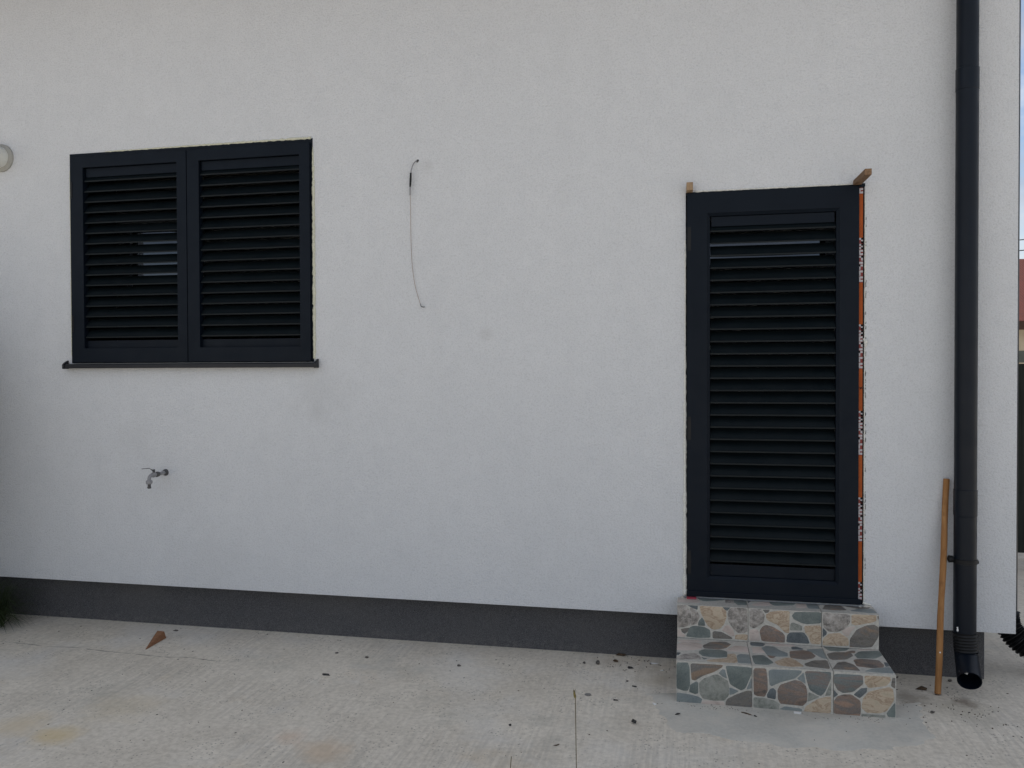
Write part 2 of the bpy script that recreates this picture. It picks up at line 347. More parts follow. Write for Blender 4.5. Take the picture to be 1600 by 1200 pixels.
# hairline crack / formwork line in the slab near the plinth
random.seed(9); cp = []
for (x, y) in [(8,1003),(40,1006),(75,1010),(120,1012),(150,1016),(190,1020),(230,1024),(262,1027),(290,1027),(322,1031),(350,1035)]:
    p = atZ(x, y); cp.append((p.x, p.y, .0006))
bm = BM(); cc_ = curve_pts(cp, 5); prevv = None
for p in cc_:
    wd = random.uniform(.0006, .0026); a = bm.verts.new((p.x, p.y-wd+random.uniform(-.002,.002), .0006)); b = bm.verts.new((p.x, p.y+wd, .0006))
    if prevv: bm.faces.new((prevv[0], a, b, prevv[1]))
    prevv = (a, b)
obj('ground_crack', bm, 'dark', kind='structure')

# ---------------------------------------------------------------- house
house = thing('house', (-4, D, 0), 'white rendered house with dark grey plinth and dark louvred shutters', 'house')
RW = [(-6.52,-5.70,2.56,3.28), (-.3,1.345,2.60,2.92), (-.3,1.345,1.772,1.822)]         # invented rear openings, set to show bright strips between the slats
bm = BM(); wall_holes(bm, HX0, FX1, FZ0, HZ1, D, D+.36, [(WX0,WX1,WZ0,WZ1), (DX0,DX1,DZ0,DZ1)])
obj('facade_wall', bm, 'render', house)
bm = BM(); n_ = 420; P, Q = [], []
for i in range(n_+1):
    x = -5.2 + (FX1-.004+5.2)*i/n_; nz = mnoise.noise(Vector((x*14, 3, 0)))*.6 + mnoise.noise(Vector((x*45, 9, 0)))*.4
    P.append(Vector((x, D+.004, FZ0+.0015+.0015*nz))); Q.append(.0032+.0022*nz)
tube(bm, P, Q, 8); obj('render_edge', bm, 'render', house)
bm = BM(); wall_holes(bm, HX0+.1, FX1-REC, 0, HZ1-.1, HY1-.25, HY1, RW); obj('rear_wall', bm, 'render', house)
bm = BM(); box(bm, FX1-.20, FX1, D+.362, HY1-.252, FZ0, HZ1); obj('side_wall', bm, 'render', house)
bm = BM(); box(bm, HX0, HX0+.36, D+.362, HY1-.252, FZ0, HZ1); obj('side_wall', bm, 'render', house)
bm = BM(); box(bm, HX0+.1, FX1-REC, D+REC, HY1-.26, -.3, FZ0+.02)
obj('plinth', bm, 'plinth', house)
bm = BM(); box(bm, HX0+.37, FX1-.21, D+.37, HY1-.26, FZ0+.03, FZ0+.06); obj('room_floor', bm, 'room', house)
bm = BM(); box(bm, -1.3, -1.18, D+.37, HY1-.26, FZ0+.07, 3.3); obj('partition_wall', bm, 'room', house)
bm = BM(); box(bm, HX0+.37, FX1-.21, D+.37, HY1-.26, 3.31, 3.5); obj('room_ceiling', bm, 'room', house)
for h in RW:
    bm = BM(); box(bm, h[0], h[1], HY1-.16, HY1-.15, h[2], h[3]); p = obj('added_rear_pane', bm, 'glass', house)
    if h[3]-h[2] < .1: continue
    bm = BM()
    for (a,b,c,d) in ((h[0]+.001,h[0]+.05,h[2]+.001,h[3]-.001),(h[1]-.05,h[1]-.001,h[2]+.001,h[3]-.001),(h[0]+.051,h[1]-.051,h[3]-.05,h[3]-.001),(h[0]+.051,h[1]-.051,h[2]+.001,h[2]+.05)): box(bm,a,b,HY1-.2,HY1-.17,c,d)
    obj('frame', bm, 'anthracite', p)
bm = BM()   # gabled roof, ridge along x, out of the frame
e0, e1, rg = D-.85, HY1+.35, (D+HY1)/2  # front eave deepened, out of view, to shade the upper wall
prism_x(bm, [(e0,HZ1-.05),(rg,HZ1+1.7),(e1,HZ1-.05),(e1,HZ1+.1),(rg,HZ1+1.9),(e0,HZ1+.1)], HX0-.4, FX1+.4)
obj('roof', bm, 'roof', house)

# ---------------------------------------------------------------- louvred shutters
PITCH_S = .0634
def slats(parent, x0, x1, zfirst, count, yface):
    bm = BM()
    for k in range(count):
        z = zfirst - k*PITCH_S      # lower front lip
        prof = [(yface+.010, z), (yface+.0095, z+.0075), (yface+.0125, z+.0095), (yface+.030, z+.031), (yface+.061, z+.0600), (yface+.063, z+.0580), (yface+.0325, z+.028), (yface+.0135, z+.0005)]
        prism_x(bm, prof, x0, x1)
    return obj('louvre_slats', bm, 'anthracite_slat', parent)
def frame_ring(bm, x0, x1, z0, z1, y0, y1, l, r, t, b, mi=0):
    wall_holes(bm, x0, x1, z0, z1, y0, y1, [(x0+l, x1-r, z0+b, z1-t)])
def leaf(parent, x0, x1, z0, z1, l, r, t, b, yf, zlip, cnt, bead):
    """one shutter leaf: returns the leaf part; slats and bead are its sub-parts"""
    bm = BM(); frame_ring(bm, x0, x1, z0, z1, yf, yf+.045, l, r, t, b)
    lf = obj('shutter_leaf', bm, 'anthracite', parent, bevel=.0018)
    ix0, ix1, iz0, iz1 = x0+l, x1-r, z0+b, z1-t
    # inner beaded frame, a small step back
    if bead:
        bm = BM(); loops = []
        for (q, yy) in ((.0002, yf+.0018), (bead, yf+.013), (bead, yf+.043), (.0002, yf+.043)):
            loops.append([bm.verts.new(p) for p in ((ix0+q,yy,iz0+q),(ix1-q,yy,iz0+q),(ix1-q,yy,iz1-q),(ix0+q,yy,iz1-q))])
        for a in range(4):
            for k in range(4): bm.faces.new((loops[a][k], loops[a][(k+1)%4], loops[(a+1)%4][(k+1)%4], loops[(a+1)%4][k]))
        obj('inner_bead', bm, 'anthracite', lf)
    # flat filler board above the first slat and below the last
    bm = BM(); box(bm, ix0+bead+.008, ix1-bead-.008, yf+.020, yf+.034, zlip+.030, iz1-bead-.003)
    obj('filler_board', bm, 'anthracite', lf); bm = BM()
    box(bm, ix0+bead+.001, ix1-bead-.001, yf+.026, yf+.040, iz0+bead+.001, zlip-(cnt-1)*PITCH_S-.016)
    obj('filler_board', bm, 'anthracite', lf)
    slats(lf, ix0+bead+.002, ix1-bead-.002, zlip, cnt, yf+.002)
    return lf
# window shutter
WF = D-.022     # leaf face
ws = thing('window_shutter', ((WX0+WX1)/2, D, WZ0), 'dark blue-grey double louvred window shutter with cut foam round its edges', 'shutter')
bm = BM(); frame_ring(bm, WX0+.001, WX1-.001, WZ0+.001, WZ1-.001, D-.004, D+.07, .04, .04, .04, .035); obj('outer_frame', bm, 'anthracite', ws, bevel=.0015)
midx = -2.917
z0l, z1l = 1.6165, 2.868
s_ = (D-.022)/4.43   # leaf face is a touch nearer than the wall plane
leaf(ws, -3.694, -2.9045, z0l, z1l, .087, .0635, .0655, .086, WF, 1.554+1.163, 16, 0)
leaf(ws, -2.9000, -2.1180, z0l, z1l, .078, .0635, .0655, .086, WF, 1.554+1.163, 16, 0)
bm = BM(); frame_ring(bm, WX0+.002, WX1-.002, WZ0+.002, WZ1-.002, D+.071, D+.372, .03, .03, .03, .03); obj('inner_lining', bm, 'anthracite_slat', ws)
def foam(bm, a, b, r0, r1, seed, step=.012, mi=0, bias=0.0):
    """bumpy bead of expanding foam along a-b"""
    random.seed(seed); a, b = Vector(a), Vector(b); n = max(4, int((b-a).length/step)); t = (b-a).normalized()
    side = Vector((-t.z, 0, t.x)); P, Q = [], []
    for i in range(n+1):
        f = i/n; rr = (r0 + (r1-r0)*f)*(1 + .55*mnoise.noise(Vector((seed*3.1, i*.55, 0))) + random.uniform(-.15,.2))
        P.append(a.lerp(b, f) + side*(.3*rr*mnoise.noise(Vector((i*.4, seed, 5)))) ); Q.append(max(rr, .0008))
    tube(bm, P, Q, 8, True, mi)
FY = D-.001
bm = BM()
foam(bm, (WX1+.003, FY, WZ0+.02), (WX1+.003, FY, WZ1-.16), .0085, .0075, 3)
foam(bm, (WX1+.001, FY, WZ1-.16), (WX1+.001, FY, WZ1-.05), .006, .002, 4)
foam(bm, (WX0+.25, FY, WZ1+.001), (WX1-.01, FY, WZ1+.002), .004, .0075, 5)
foam(bm, (WX0-.001, FY, WZ0+.05), (WX0-.001, FY, WZ1-.1), .0028, .0018, 6)
obj('foam_seal', bm, 'foam_yellow', ws)
bm = BM(); random.seed(8)
for i in range(46):
    zz = random.uniform(WZ0+.04, WZ1-.1); bx = WX0-.003 if i % 2 else WX1+.010
    tube(bm, [(bx+random.uniform(-.002,.002), FY, zz), (bx+random.uniform(-.006,.006), FY-.002, zz+random.uniform(.004,.02))], [.002,.0006], 5)
obj('foam_crumbs', bm, 'foam', ws, kind='stuff')
for zc in (1.554+1.115, 1.554+.30):
    bm = BM(); box(bm, -3.6935, -3.679, WF-.0022, WF-.0002, zc-.05, zc+.05); obj('hinge', bm, 'black_plastic', ws)
# metal sill below the window
sill = thing('window_sill', (-2.91, D, 1.585), 'dark metal sill with upturned end caps under the louvred window shutter', 'sill')
bm = BM(); prism_x(bm, [(D+.02,WZ0-.001),(D-.036,WZ0-.006),(D-.040,WZ0-.009),(D-.040,WZ0-.031),(D-.034,WZ0-.031),(D-.034,WZ0-.012),(D+.02,WZ0-.007)], WX0-.022, WX1+.016)
obj('sill_plate', bm, 'sill_metal', sill, bevel=.0012)
for x in (WX0-.036, WX1+.017):
    bm = BM(); prism_x(bm, [(D-.001,WZ0-.034),(D-.043,WZ0-.034),(D-.045,WZ0-.030),(D-.045,WZ0-.008),(D-.040,WZ0-.002),(D-.020,WZ0+.010),(D-.001,WZ0+.018)], x, x+.013)
    obj('end_cap', bm, 'sill_metal', sill, bevel=.002)

# door shutter
ds = thing('door_shutter', ((DX0+DX1)/2, D, DZ0), 'tall dark louvred door shutter above the stone steps with orange film on its edge', 'shutter')
bm = BM(); frame_ring(bm, DX0+.006, DX1-.003, DZ0+.001, DZ1-.001, D-.004, D+.07, .04, .045, .035, .02); obj('outer_frame', bm, 'anthracite', ds, bevel=.0015)
leaf(ds, DX0+.007, .8358, DZ0+.006, DZ1-.008, .102, .0925, .108, .092, D-.018, 1.554+.7175, 28, .014)
bm = BM(); box(bm, DX0+.004, .846, D-.026, D-.0185, DZ0+.0045, DZ0+.034); obj('bottom_rail', bm, 'anthracite', ds, bevel=.003)
bm = BM(); prism_x(bm, [(D-.020,DZ1+.0005),(D-.020,DZ1-.016),(D-.0045,DZ1-.016),(D-.0045,DZ1+.0005)], .8365, DX1-.001); obj('top_flashing', bm, 'anthracite', ds, bevel=.0015)
for zc in (1.554+.686, 1.554-.30, 1.554-1.0):
    bm = BM(); box(bm, DX0+.0085, DX0+.027, D-.0202, D-.0182, zc-.06, zc+.06); obj('hinge', bm, 'black_plastic', ds)
bm = BM(); foam(bm, (DX0+.05, FY, DZ1+.002), (DX1-.06, FY, DZ1+.002), .0055, .0045, 11)
foam(bm, (DX0-.002, FY, DZ1-.25), (DX0-.003, FY, 1.62), .0035, .004, 12)
foam(bm, (DX0-.003, FY, 1.62), (DX0-.004, FY, DZ0+.01), .0055, .0105, 13)
foam(bm, (DX1+.002, FY, DZ1-.05), (DX1+.001, FY, DZ0+.02), .0028, .0036, 14)
tube(bm, [(DX1-.004,FY-.004,DZ0+.012),(DX1+.02,FY-.006,DZ0+.006),(DX1+.035,FY-.004,DZ0+.004)], [.007,.006,.003], 8)
tube(bm, [(DX1-.004,FY-.004,1.712),(DX1+.006,FY-.007,1.700),(DX1+.004,FY-.004,1.672)], [.005,.010,.005], 8)
tube(bm, [(DX0-.010,FY-.002,DZ0+.004),(DX0-.002,FY-.006,DZ0+.014),(DX0-.001,FY-.002,DZ0+.036)], [.007,.014,.009], 8)
obj('foam_seal', bm, 'foam', ds)
bm = BM(); random.seed(21)      # black slivers painted in for ragged shaded gaps along the jambs
for i in range(70):
    zz = random.uniform(DZ0+.05, DZ1-.06); bx = DX1+.0065 if i % 3 else DX0-.0035
    tube(bm, [(bx+random.uniform(-.001,.001), D-.0005, zz), (bx+random.uniform(-.001,.003), D-.0012, zz+random.uniform(.004,.022))], [.0016,.0008], 5)
obj('jamb_gap_shade', bm, 'gap', ds, kind='stuff')
bm = BM(); frame_ring(bm, DX0+.003, DX1-.003, DZ0+.002, DZ1-.002, D+.071, D+.372, .03, .03, .03, .02); obj('inner_lining', bm, 'anthracite_slat', ds)
# orange protective film on the right stile of the fixed frame
fx0, fx1, fy = .8400, .8475, D-.0055
fx0, fx1 = .8365, .8550
zt, zb = atY(1345, 293.5, D).z, atY(1341, 937, D).z
bm = BM(); box(bm, fx0, fx1, fy, fy+.001, zb, zt); film = obj('protective_film', bm, 'film', ds)
bm = BM(); box(bm, fx1+.0003, fx1+.0055, fy-.001, fy+.006, zb, zt+.01); obj('film_gap_strip', bm, 'gap', ds)  # black strip painted in for the dark gap beside the film
# lettering runs down the film; only the lower two thirds of each letter lie on this face
def letters():
    w_, h, s = .0268, .0270, .0098      # letter width along the strip, height, stroke
    g = {'P': [(0,s,0,h),(0,w_,h-s,h),(0,w_,.010,.010+s*.75),(w_-s,w_,.010,h)],
         'R': [(0,s,0,h),(0,w_,h-s,h),(0,w_,.010,.010+s*.75),(w_-s,w_,.010,h),(w_-s*1.15,w_,0,.010)],
         'O': [(0,s,0,h),(w_-s,w_,0,h),(s,w_-s,0,.0075),(s,w_-s,h-.0065,h)],
         'F': [(0,s,0,h),(0,w_,h-s,h),(0,w_*.85,.010,.010+s*.75)],
         'I': [(0,s*1.1,0,h)],
         'L': [(0,s,0,h),(0,w_,0,.0075)],
         'C': [(0,s,0,h),(s,w_,0,.0075),(s,w_,h-.0065,h)]}
    wid = {k: w_ for k in g}; wid['I'] = s*1.1; return g, wid
G_, W_ = letters()
def word(bm, z_top, txt, start=0.0, zmax=None, zmin=None):
    z = z_top + start
    for ch in txt:
        for (u0, u1, v0, v1) in G_[ch]:
            # letter's left -> up, letter's bottom -> left; clipped by the strip's width
            a, b = fx0 + v0, min(fx0 + v1, fx1)
            c, d = z-u1, z-u0
            if zmax is not None: d = min(d, zmax)
            if zmin is not None: c = max(c, zmin)
            if a < b and c < d: box(bm, a, b, fy-.0006, fy-.0001, c, d)
        z -= W_[ch] + .0030
lz = [atY(1344, y, D).z for y in (302.5, 372, 507, 642, 777, 909)]
spans = [('O', lz[0]+.0262, lz[0], zt)] + [('PROFILCO', z, z-.2235, z) for z in lz[1:5]] + [('PROF', lz[5], zb, lz[5])]
for txt, ztop, za, zc_ in spans:
    bm = BM(); box(bm, fx0, fx1, fy-.00005, fy+.0001, za, zc_); wg = obj('word_ground', bm, 'film_red', film)
    bm = BM(); word(bm, ztop, txt, zmax=zt, zmin=zb); obj('lettering', bm, 'letter', film)
bm = BM(); zz = atY(1344,606,D).z; tube(bm, [(fx0+.003,fy-.001,zz+.004),(fx0+.009,fy-.002,zz-.001),(fx1+.001,fy-.001,zz+.006)], [.001,.0025,.001], 6); tube(bm, [(fx0+.004,fy-.001,zz-.006),(fx1,fy-.001,zz-.003)], .001, 5); obj('tear', bm, 'gap', film)

# ---------------------------------------------------------------- wooden wedges round the door
def wedge_bar(name, path, w0, w1, h0, h1, mat, label, cat):
    """rough split bar from path[0] to path[1], rectangular section tapering w0,h0 -> w1,h1"""
    bm = BM(); a, b = Vector(path[0]), Vector(path[1]); t = (b-a).normalized(); u = t.cross(Vector((0,0,1))).normalized(); v = u.cross(t).normalized()
    rings = []; random.seed(len(label))
    for i in range(5):
        f = i/4; p = a.lerp(b, f); ww, hh = w0+(w1-w0)*f, h0+(h1-h0)*f
        rings.append([bm.verts.new(p + u*(sx*ww/2+random.uniform(-.0006,.0006)) + v*(sz*hh/2+random.uniform(-.0006,.0006))) for sx, sz in ((-1,-1),(1,-1),(1,1),(-1,1))])
    for i in range(4):
        for k in range(4): bm.faces.new((rings[i][k], rings[i][(k+1)%4], rings[i+1][(k+1)%4], rings[i+1][k]))
    bm.faces.new(rings[0][::-1]); bm.faces.new(rings[-1])
    return obj(name, bm, mat, label=label, cat=cat, origin=a, bevel=.0015)
a = Vector((.015, D-.004, 1.554+.945))
wedge_bar('wooden_wedge', (Vector((.0065, D+.03, DZ1+.012)), Vector((.0085, D-.058, DZ1+.020))), .032, .033, .034, .042, 'wedge_wood', 'short grey-brown wooden wedge at the top left corner of the door shutter', 'wedge')
wedge_bar('wooden_wedge', (Vector((.829, D+.03, DZ1+.010)), Vector((.813, D-.34, DZ1-.015))), .038, .030, .026, .028, 'wedge_wood_dark', 'long brown wooden wedge sticking out of the top right corner of the door shutter', 'wedge')
bm = BM(); p0, p1 = atY(1073,929,D-.03), atY(1088,930.5,D-.03); prism_x(bm, [(D-.042,DZ0-.005),(D-.042,DZ0-.001),(D-.012,DZ0+.001),(D-.012,DZ0-.005)], p0.x, p1.x)
obj('plastic_shim', bm, 'pink', label='small pink-red plastic shim under the left bottom corner of the door shutter', cat='shim')

# ---------------------------------------------------------------- entrance steps
SX0, SX1, SYF, SYM, SZ1, SZ2 = -.055, .907, 3.94, 4.283, .1945, .365
steps = thing('entrance_steps', (.43, 4.2, 0), 'two steps clad in flagstone patterned tiles below the door shutter', 'steps')
bm = BM(); box(bm, SX0+.006, SX1-.002, SYF+.010, D+REC-.001, -.05, SZ1-.010); box(bm, SX0+.006, SX1-.002, SYM+.010, D+REC-.001, SZ1-.0101, SZ2-.010)
obj('step_core', bm, 'joint', steps)
bm = BM(); box(bm, SX0+.002, SX1+.001, D-.008, D-.0005, FZ0-.004, SZ2-.012); obj('mortar_edge', bm, 'mortar', steps)
def A(pts): return [(1050+u/6, 920+v/6) for u, v in pts]
def B(pts): return [(1200+u/5.714, 920+v/5.714) for u, v in pts]
def chaikin(p, n=2, q=.10):
    for _ in range(n):
        o = []
        for i in range(len(p)):
            a, b = p[i], p[(i+1) % len(p)]; o += [a.lerp(b, q), a.lerp(b, 1-q)]
        p = o
    return p
STM = ['tilebase','slate','slate_dark','slate_blue','sandstone','pinkstone','granite','granite_green','brown','rust','rustslate']
def tile(plane, x0, x1, lo, hi, stones):
    """plane 'front' (y fixed) or 'top' (z fixed). lo/hi = the other extent. stones: (material, pixel polygon)"""
    kind, pos = plane; bm = BM(); g = .0012
    if kind == 'front': box(bm, x0+g, x1-g, pos, pos+.0095, lo+g, hi-g)
    else: box(bm, x0+g, x1-g, lo+g, hi-g, pos-.0095, pos)
    for i, (mat, poly) in enumerate(stones):
        P = [atY(px, py, pos) if kind == 'front' else atZ(px, py, pos) for px, py in poly]
        P = chaikin(P)
        Q = []
        for p in P:
            p.x = min(max(p.x, x0+g+.0005), x1-g-.0005)
            if kind == 'front': p.z = min(max(p.z, lo+g+.0005), hi-g-.0005)
            else: p.y = min(max(p.y, lo+g+.0005), hi-g-.0005)
            if not Q or (p-Q[-1]).length > .0004: Q.append(p)
        if (Q[0]-Q[-1]).length < .0004: Q.pop()
        h = .0006 + .00004*i; off = Vector((0,-h,0)) if kind == 'front' else Vector((0,0,h))
        c = sum(Q, Vector())/len(Q); base = [bm.verts.new(p) for p in Q]; up = [bm.verts.new(p + off + (c-p).normalized()*.0012) for p in Q]; n = len(Q); mi = STM.index(mat)
        for k in range(n):
            f = bm.faces.new((base[k], base[(k+1)%n], up[(k+1)%n], up[k])); f.material_index = mi
        bm.faces.new(up).material_index = mi
    return obj('riser_tile' if kind == 'front' else 'tread_tile', bm, STM, steps)
UX, LX = [SX0, .294, .643, SX1], [SX0, .288, .642, SX1]
SL,SD,SB,SA,PK,GR,GG,BR,RU,RS = STM[1:]
# upper riser
tile(('front',SYM), UX[0], UX[1], SZ1, SZ2, [
 (GR, A([(42,155),(130,150),(160,195),(185,250),(170,340),(110,362),(44,362)])), (GR, A([(175,165),(240,215),(262,255),(235,325),(180,345),(175,300),(190,250),(168,195)])),
 (SD, A([(140,150),(243,150),(240,198),(190,180)])), (SA, A([(258,155),(468,160),(508,205),(512,265),(490,330),(450,375),(390,385),(340,355),(300,290),(265,210)])),
 (SL, A([(282,268),(305,300),(312,348),(240,345),(250,300)])), (BR, A([(82,375),(165,362),(150,400),(120,422),(92,405)])),
 (SL, A([(130,448),(165,360),(205,345),(300,355),(358,385),(362,458),(240,460)])), (BR, A([(380,405),(400,396),(470,405),(560,455),(565,472),(380,466)])),
 (SD, A([(472,168),(552,172),(518,207),(490,195)])), (GR, A([(530,200),(560,175),(704,178),(707,395),(680,418),(620,415),(580,380),(530,310),(520,240)])),
 (PK, A([(490,350),(530,338),(575,385),(590,440),(560,448),(490,400),(465,390)])), (SA, A([(595,430),(680,425),(708,430),(708,484),(588,472)])),
 (PK, A([(42,375),(80,385),(95,415),(128,430),(122,450),(42,446)]))])
tile(('front',SYM), UX[1], UX[2], SZ1, SZ2, [
 (GR, A([(725,190),(840,190),(870,250),(862,310),(820,345),(770,372),(725,350)])), (BR, A([(848,195),(917,195),(905,222),(875,227)])),
 (SA, B([(-19,230),(20,205),(100,195),(195,200),(192,300),(190,396),(150,390),(85,322),(0,285),(-17,260)])), (PK, A([(725,382),(795,378),(815,400),(830,490),(725,487)])),
 (RU, A([(820,395),(850,350),(885,338),(945,355),(1040,412),(1058,440),(1058,507),(840,492)])), (SL, B([(213,240),(240,207),(477,205),(477,308),(350,317),(300,307),(230,272)])),
 (GG, B([(202,310),(225,300),(303,330),(303,374),(195,370)])), (SD, B([(162,478),(170,415),(195,388),(320,388),(352,430),(374,492)])),
 (SA, B([(322,330),(477,325),(474,497),(385,492),(362,430),(330,385)]))])
tile(('front',SYM), UX[2], UX[3], SZ1, SZ2, [
 (GR, B([(492,212),(733,228),(733,300),(690,360),(620,385),(540,382),(500,345),(488,290)])), (SA, B([(746,228),(968,232),(968,287),(930,302),(780,328),(744,312)])),
 (SD, B([(488,345),(527,385),(520,412),(488,432)])), (PK, B([(660,370),(730,335),(785,340),(738,388),(718,428),(665,398)])),
 (SA, B([(490,450),(540,400),(640,393),(705,433),(722,460),(720,512),(488,507)])), (BR, B([(728,505),(730,450),(790,365),(880,325),(950,320),(990,345),(988,430),(930,520),(850,527),(728,520)])), (BR, B([(975,245),(990,240),(990,275),(980,270)]))])
# lower riser
tile(('front',SYF), LX[0], LX[1], 0, SZ1, [
 (SL, A([(38,690),(150,690),(165,740),(170,900),(150,955),(110,957),(40,932)])), (BR, A([(173,710),(190,698),(478,713),(470,737),(390,782),(300,812),(215,860),(183,852)])),
 (SB, A([(437,790),(470,753),(497,758),(507,800),(517,842),(470,822)])), (SL, A([(503,718),(750,738),(747,800),(690,932),(650,954),(615,937),(545,897),(518,800)])),
 (SL, A([(168,900),(225,868),(247,878),(247,980),(215,987),(160,967)])), (GG, A([(253,880),(300,838),(400,802),(430,803),(522,860),(537,920),(532,1000),(495,1048),(400,1050),(290,1030),(258,980)])),
 (SB, A([(42,972),(150,985),(250,1010),(284,1035),(267,1078),(200,1085),(42,1062)])), (PK, A([(290,1045),(490,1057),(493,1105),(380,1100),(268,1080)])),
 (BR, A([(503,1060),(520,1030),(600,990),(700,955),(747,955),(747,1124),(600,1118),(501,1104)])), (SB, A([(538,922),(600,945),(627,960),(580,985),(538,997)])), (SB, A([(700,935),(745,830),(750,932),(700,945)]))])
tile(('front',SYF), LX[1], LX[2], 0, SZ1, [
 (RU, A([(762,743),(882,745),(897,850),(897,960),(870,1012),(800,1007),(766,990)])), (SB, B([(3,718),(302,728),(297,752),(240,802),(120,832),(30,872),(13,852)])),
 (SD, A([(888,992),(920,937),(950,930),(977,955),(972,1038),(893,1022)])), (RU, B([(84,900),(110,855),(240,813),(300,828),(340,868),(354,940),(347,1012),(310,1047),(220,1037),(110,1027),(86,980)])),
 (SB, B([(258,802),(320,745),(338,852),(300,827)])), (RS, B([(328,733),(564,742),(564,800),(510,922),(475,957),(440,947),(370,902),(343,810)])),
 (GG, B([(362,920),(430,950),(462,965),(350,1012),(358,962)])), (SA, B([(318,1097),(335,1050),(440,985),(520,963),(564,963),(562,1119),(400,1108)])),
 (GG, A([(763,1015),(860,1020),(960,1045),(1012,1077),(1000,1135),(763,1114)])), (SB, B([(102,1072),(150,1048),(302,1070),(307,1104),(150,1094)])), (GG, B([(530,900),(564,830),(564,952),(508,957)]))])
tile(('front',SYF), LX[2], LX[3], 0, SZ1, [
 (RS, B([(588,758),(847,770),(852,850),(760,922),(670,932),(618,902),(588,840)])), (SA, B([(862,773),(1092,785),(1097,822),(1060,867),(900,887),(862,842)])),
 (BR, B([(1098,870),(1110,795),(1137,795),(1137,893)])), (SD, B([(762,945),(830,888),(888,883),(882,922),(820,978)])), (SD, B([(583,895),(627,945),(583,975)])),
 (RU, B([(588,1000),(620,958),(680,941),(745,943),(827,1000),(830,1090),(822,1139),(588,1122)])), (SA, B([(847,980),(900,918),(1080,876),(1117,898),(1130,990),(1062,1092),(1000,1112),(880,1107),(833,1062)])),
 (SL, B([(1057,1112),(1137,1010),(1139,1150),(1073,1144)])), (GG, B([(835,1115),(1048,1128),(1050,1152),(833,1140)]))])
# lower tread
tile(('top',SZ1), LX[0], LX[1], SYF, SYM, [
 (PK, A([(46,520),(100,498),(230,503),(288,523),(278,560),(200,577),(46,577)])), (BR, A([(288,530),(360,498),(500,495),(557,520),(510,557),(440,570),(298,560)])),
 (PK, A([(518,565),(590,533),(700,543),(732,580),(735,600),(518,585)])), (SL, A([(250,583),(300,566),(470,573),(517,590),(519,640),(430,647),(290,632),(252,605)])),
 (SD, A([(42,595),(85,597),(60,624),(42,620)])), (GR, A([(42,640),(110,610),(220,603),(268,640),(270,660),(42,664)])), (SB, A([(606,627),(640,610),(737,620),(757,703),(618,697)])),
 (SA, A([(330,668),(450,655),(515,652),(522,610),(598,610),(618,697),(330,682)])), (PK, A([(50,478),(250,482),(280,500),(60,496)])), (SL, A([(272,640),(335,655),(300,664)]))])
tile(('top',SZ1), LX[1], LX[2], SYF, SYM, [
 (SD, A([(728,503),(832,503),(877,517),(850,542),(738,532)])), (PK, A([(745,550),(828,545),(882,602),(760,605)])),
 (SB, A([(833,553),(880,535),(960,543)]) + B([(100,545),(176,575),(176,605),(80,607),(0,602)])), (SL, A([(748,625),(860,620),(957,692),(900,714),(780,707),(762,680)])),
 (SD, B([(208,518),(250,516),(322,538),(300,545),(210,542)])), (RU, B([(190,557),(300,546),(380,558),(427,602),(400,622),(330,635),(198,617)])),
 (SB, B([(335,542),(480,533),(520,580),(545,630),(490,622),(430,590)])), (SA, B([(55,652),(150,616),(200,615),(260,643),(327,695),(200,697),(90,682)])),
 (BR, B([(322,670),(400,640),(530,638),(557,717),(420,702),(340,692)])), (PK, A([(890,508),(1080,512),(1150,528),(1150,545),(970,538)])), (RU, A([(890,625),(975,632),(950,652),(920,650)]))])
tile(('top',SZ1), LX[2], LX[3], SYF, SYM, [
 (SL, B([(488,515),(722,508),(732,525),(700,552),(620,562),(540,552)])), (BR, B([(523,580),(590,565),(740,568),(762,600),(700,632),(580,637),(545,622)])),
 (RU, B([(688,567),(740,551),(782,555),(775,577)])), (SL, B([(768,590),(810,560),(990,553),(1022,595),(960,624),(800,622)])), (RU, B([(760,633),(830,625),(990,638),(1037,680),(1032,702),(930,710),(790,692)])),
 (BR, B([(578,710),(620,658),(680,648),(770,678),(828,734),(700,724),(588,720)])), (SB, B([(856,737),(930,713),(1090,698),(1135,756),(1000,750)])), (SD, B([(1033,656),(1072,660),(1095,692),(1050,697)])), (PK, B([(800,540),(940,535),(985,545),(820,552)]))])
# upper tread
tile(('top',SZ2), UX[0], UX[1], SYM, D-.009, [
 (SL, A([(238,85),(258,55),(482,64),(490,105),(400,114),(300,117),(255,105)])), (SL, A([(573,100),(600,85),(695,90),(707,153),(620,154),(583,130)])),
 (PK, A([(45,92),(220,88),(268,118),(260,132),(100,127),(45,122)])), (GR, A([(495,80),(560,85),(590,140),(500,135)])), (PK, A([(60,62),(230,62),(235,78),(80,80)]))])
tile(('top',SZ2), UX[1], UX[2], SYM, D-.009, [
 (SL, B([(5,100),(25,85),(235,96),(250,125),(230,147),(60,152),(20,135)])), (SB, B([(333,125),(350,117),(440,123),(467,182),(360,177)])), (PK, B([(250,120),(330,116),(347,172),(250,172)])),
 (PK, A([(758,140),(850,118),(900,123),(940,152),(870,162),(750,157)])), (SD, A([(708,113),(747,110),(713,137)])), (PK, B([(380,108),(470,108),(482,150)]))])
tile(('top',SZ2), UX[2], UX[3], SYM, D-.009, [
 (BR, B([(483,182),(510,143),(590,136),(640,143),(708,192),(600,192)])), (BR, B([(653,128),(830,136),(903,150),(908,177),(800,180),(700,160)])), (SB, B([(728,197),(800,180),(930,180),(988,217),(900,217)])), (BR, B([(915,150),(945,152),(955,170),(920,165)]))])
bm = BM(); p = atZ(1246, 1114.5); box(bm, p.x-.016, p.x+.016, p.y-.008, p.y+.004, 0, .006); obj('plaster_chip', bm, 'white', label='flat white sliver against the foot of the stone steps', cat='chip')
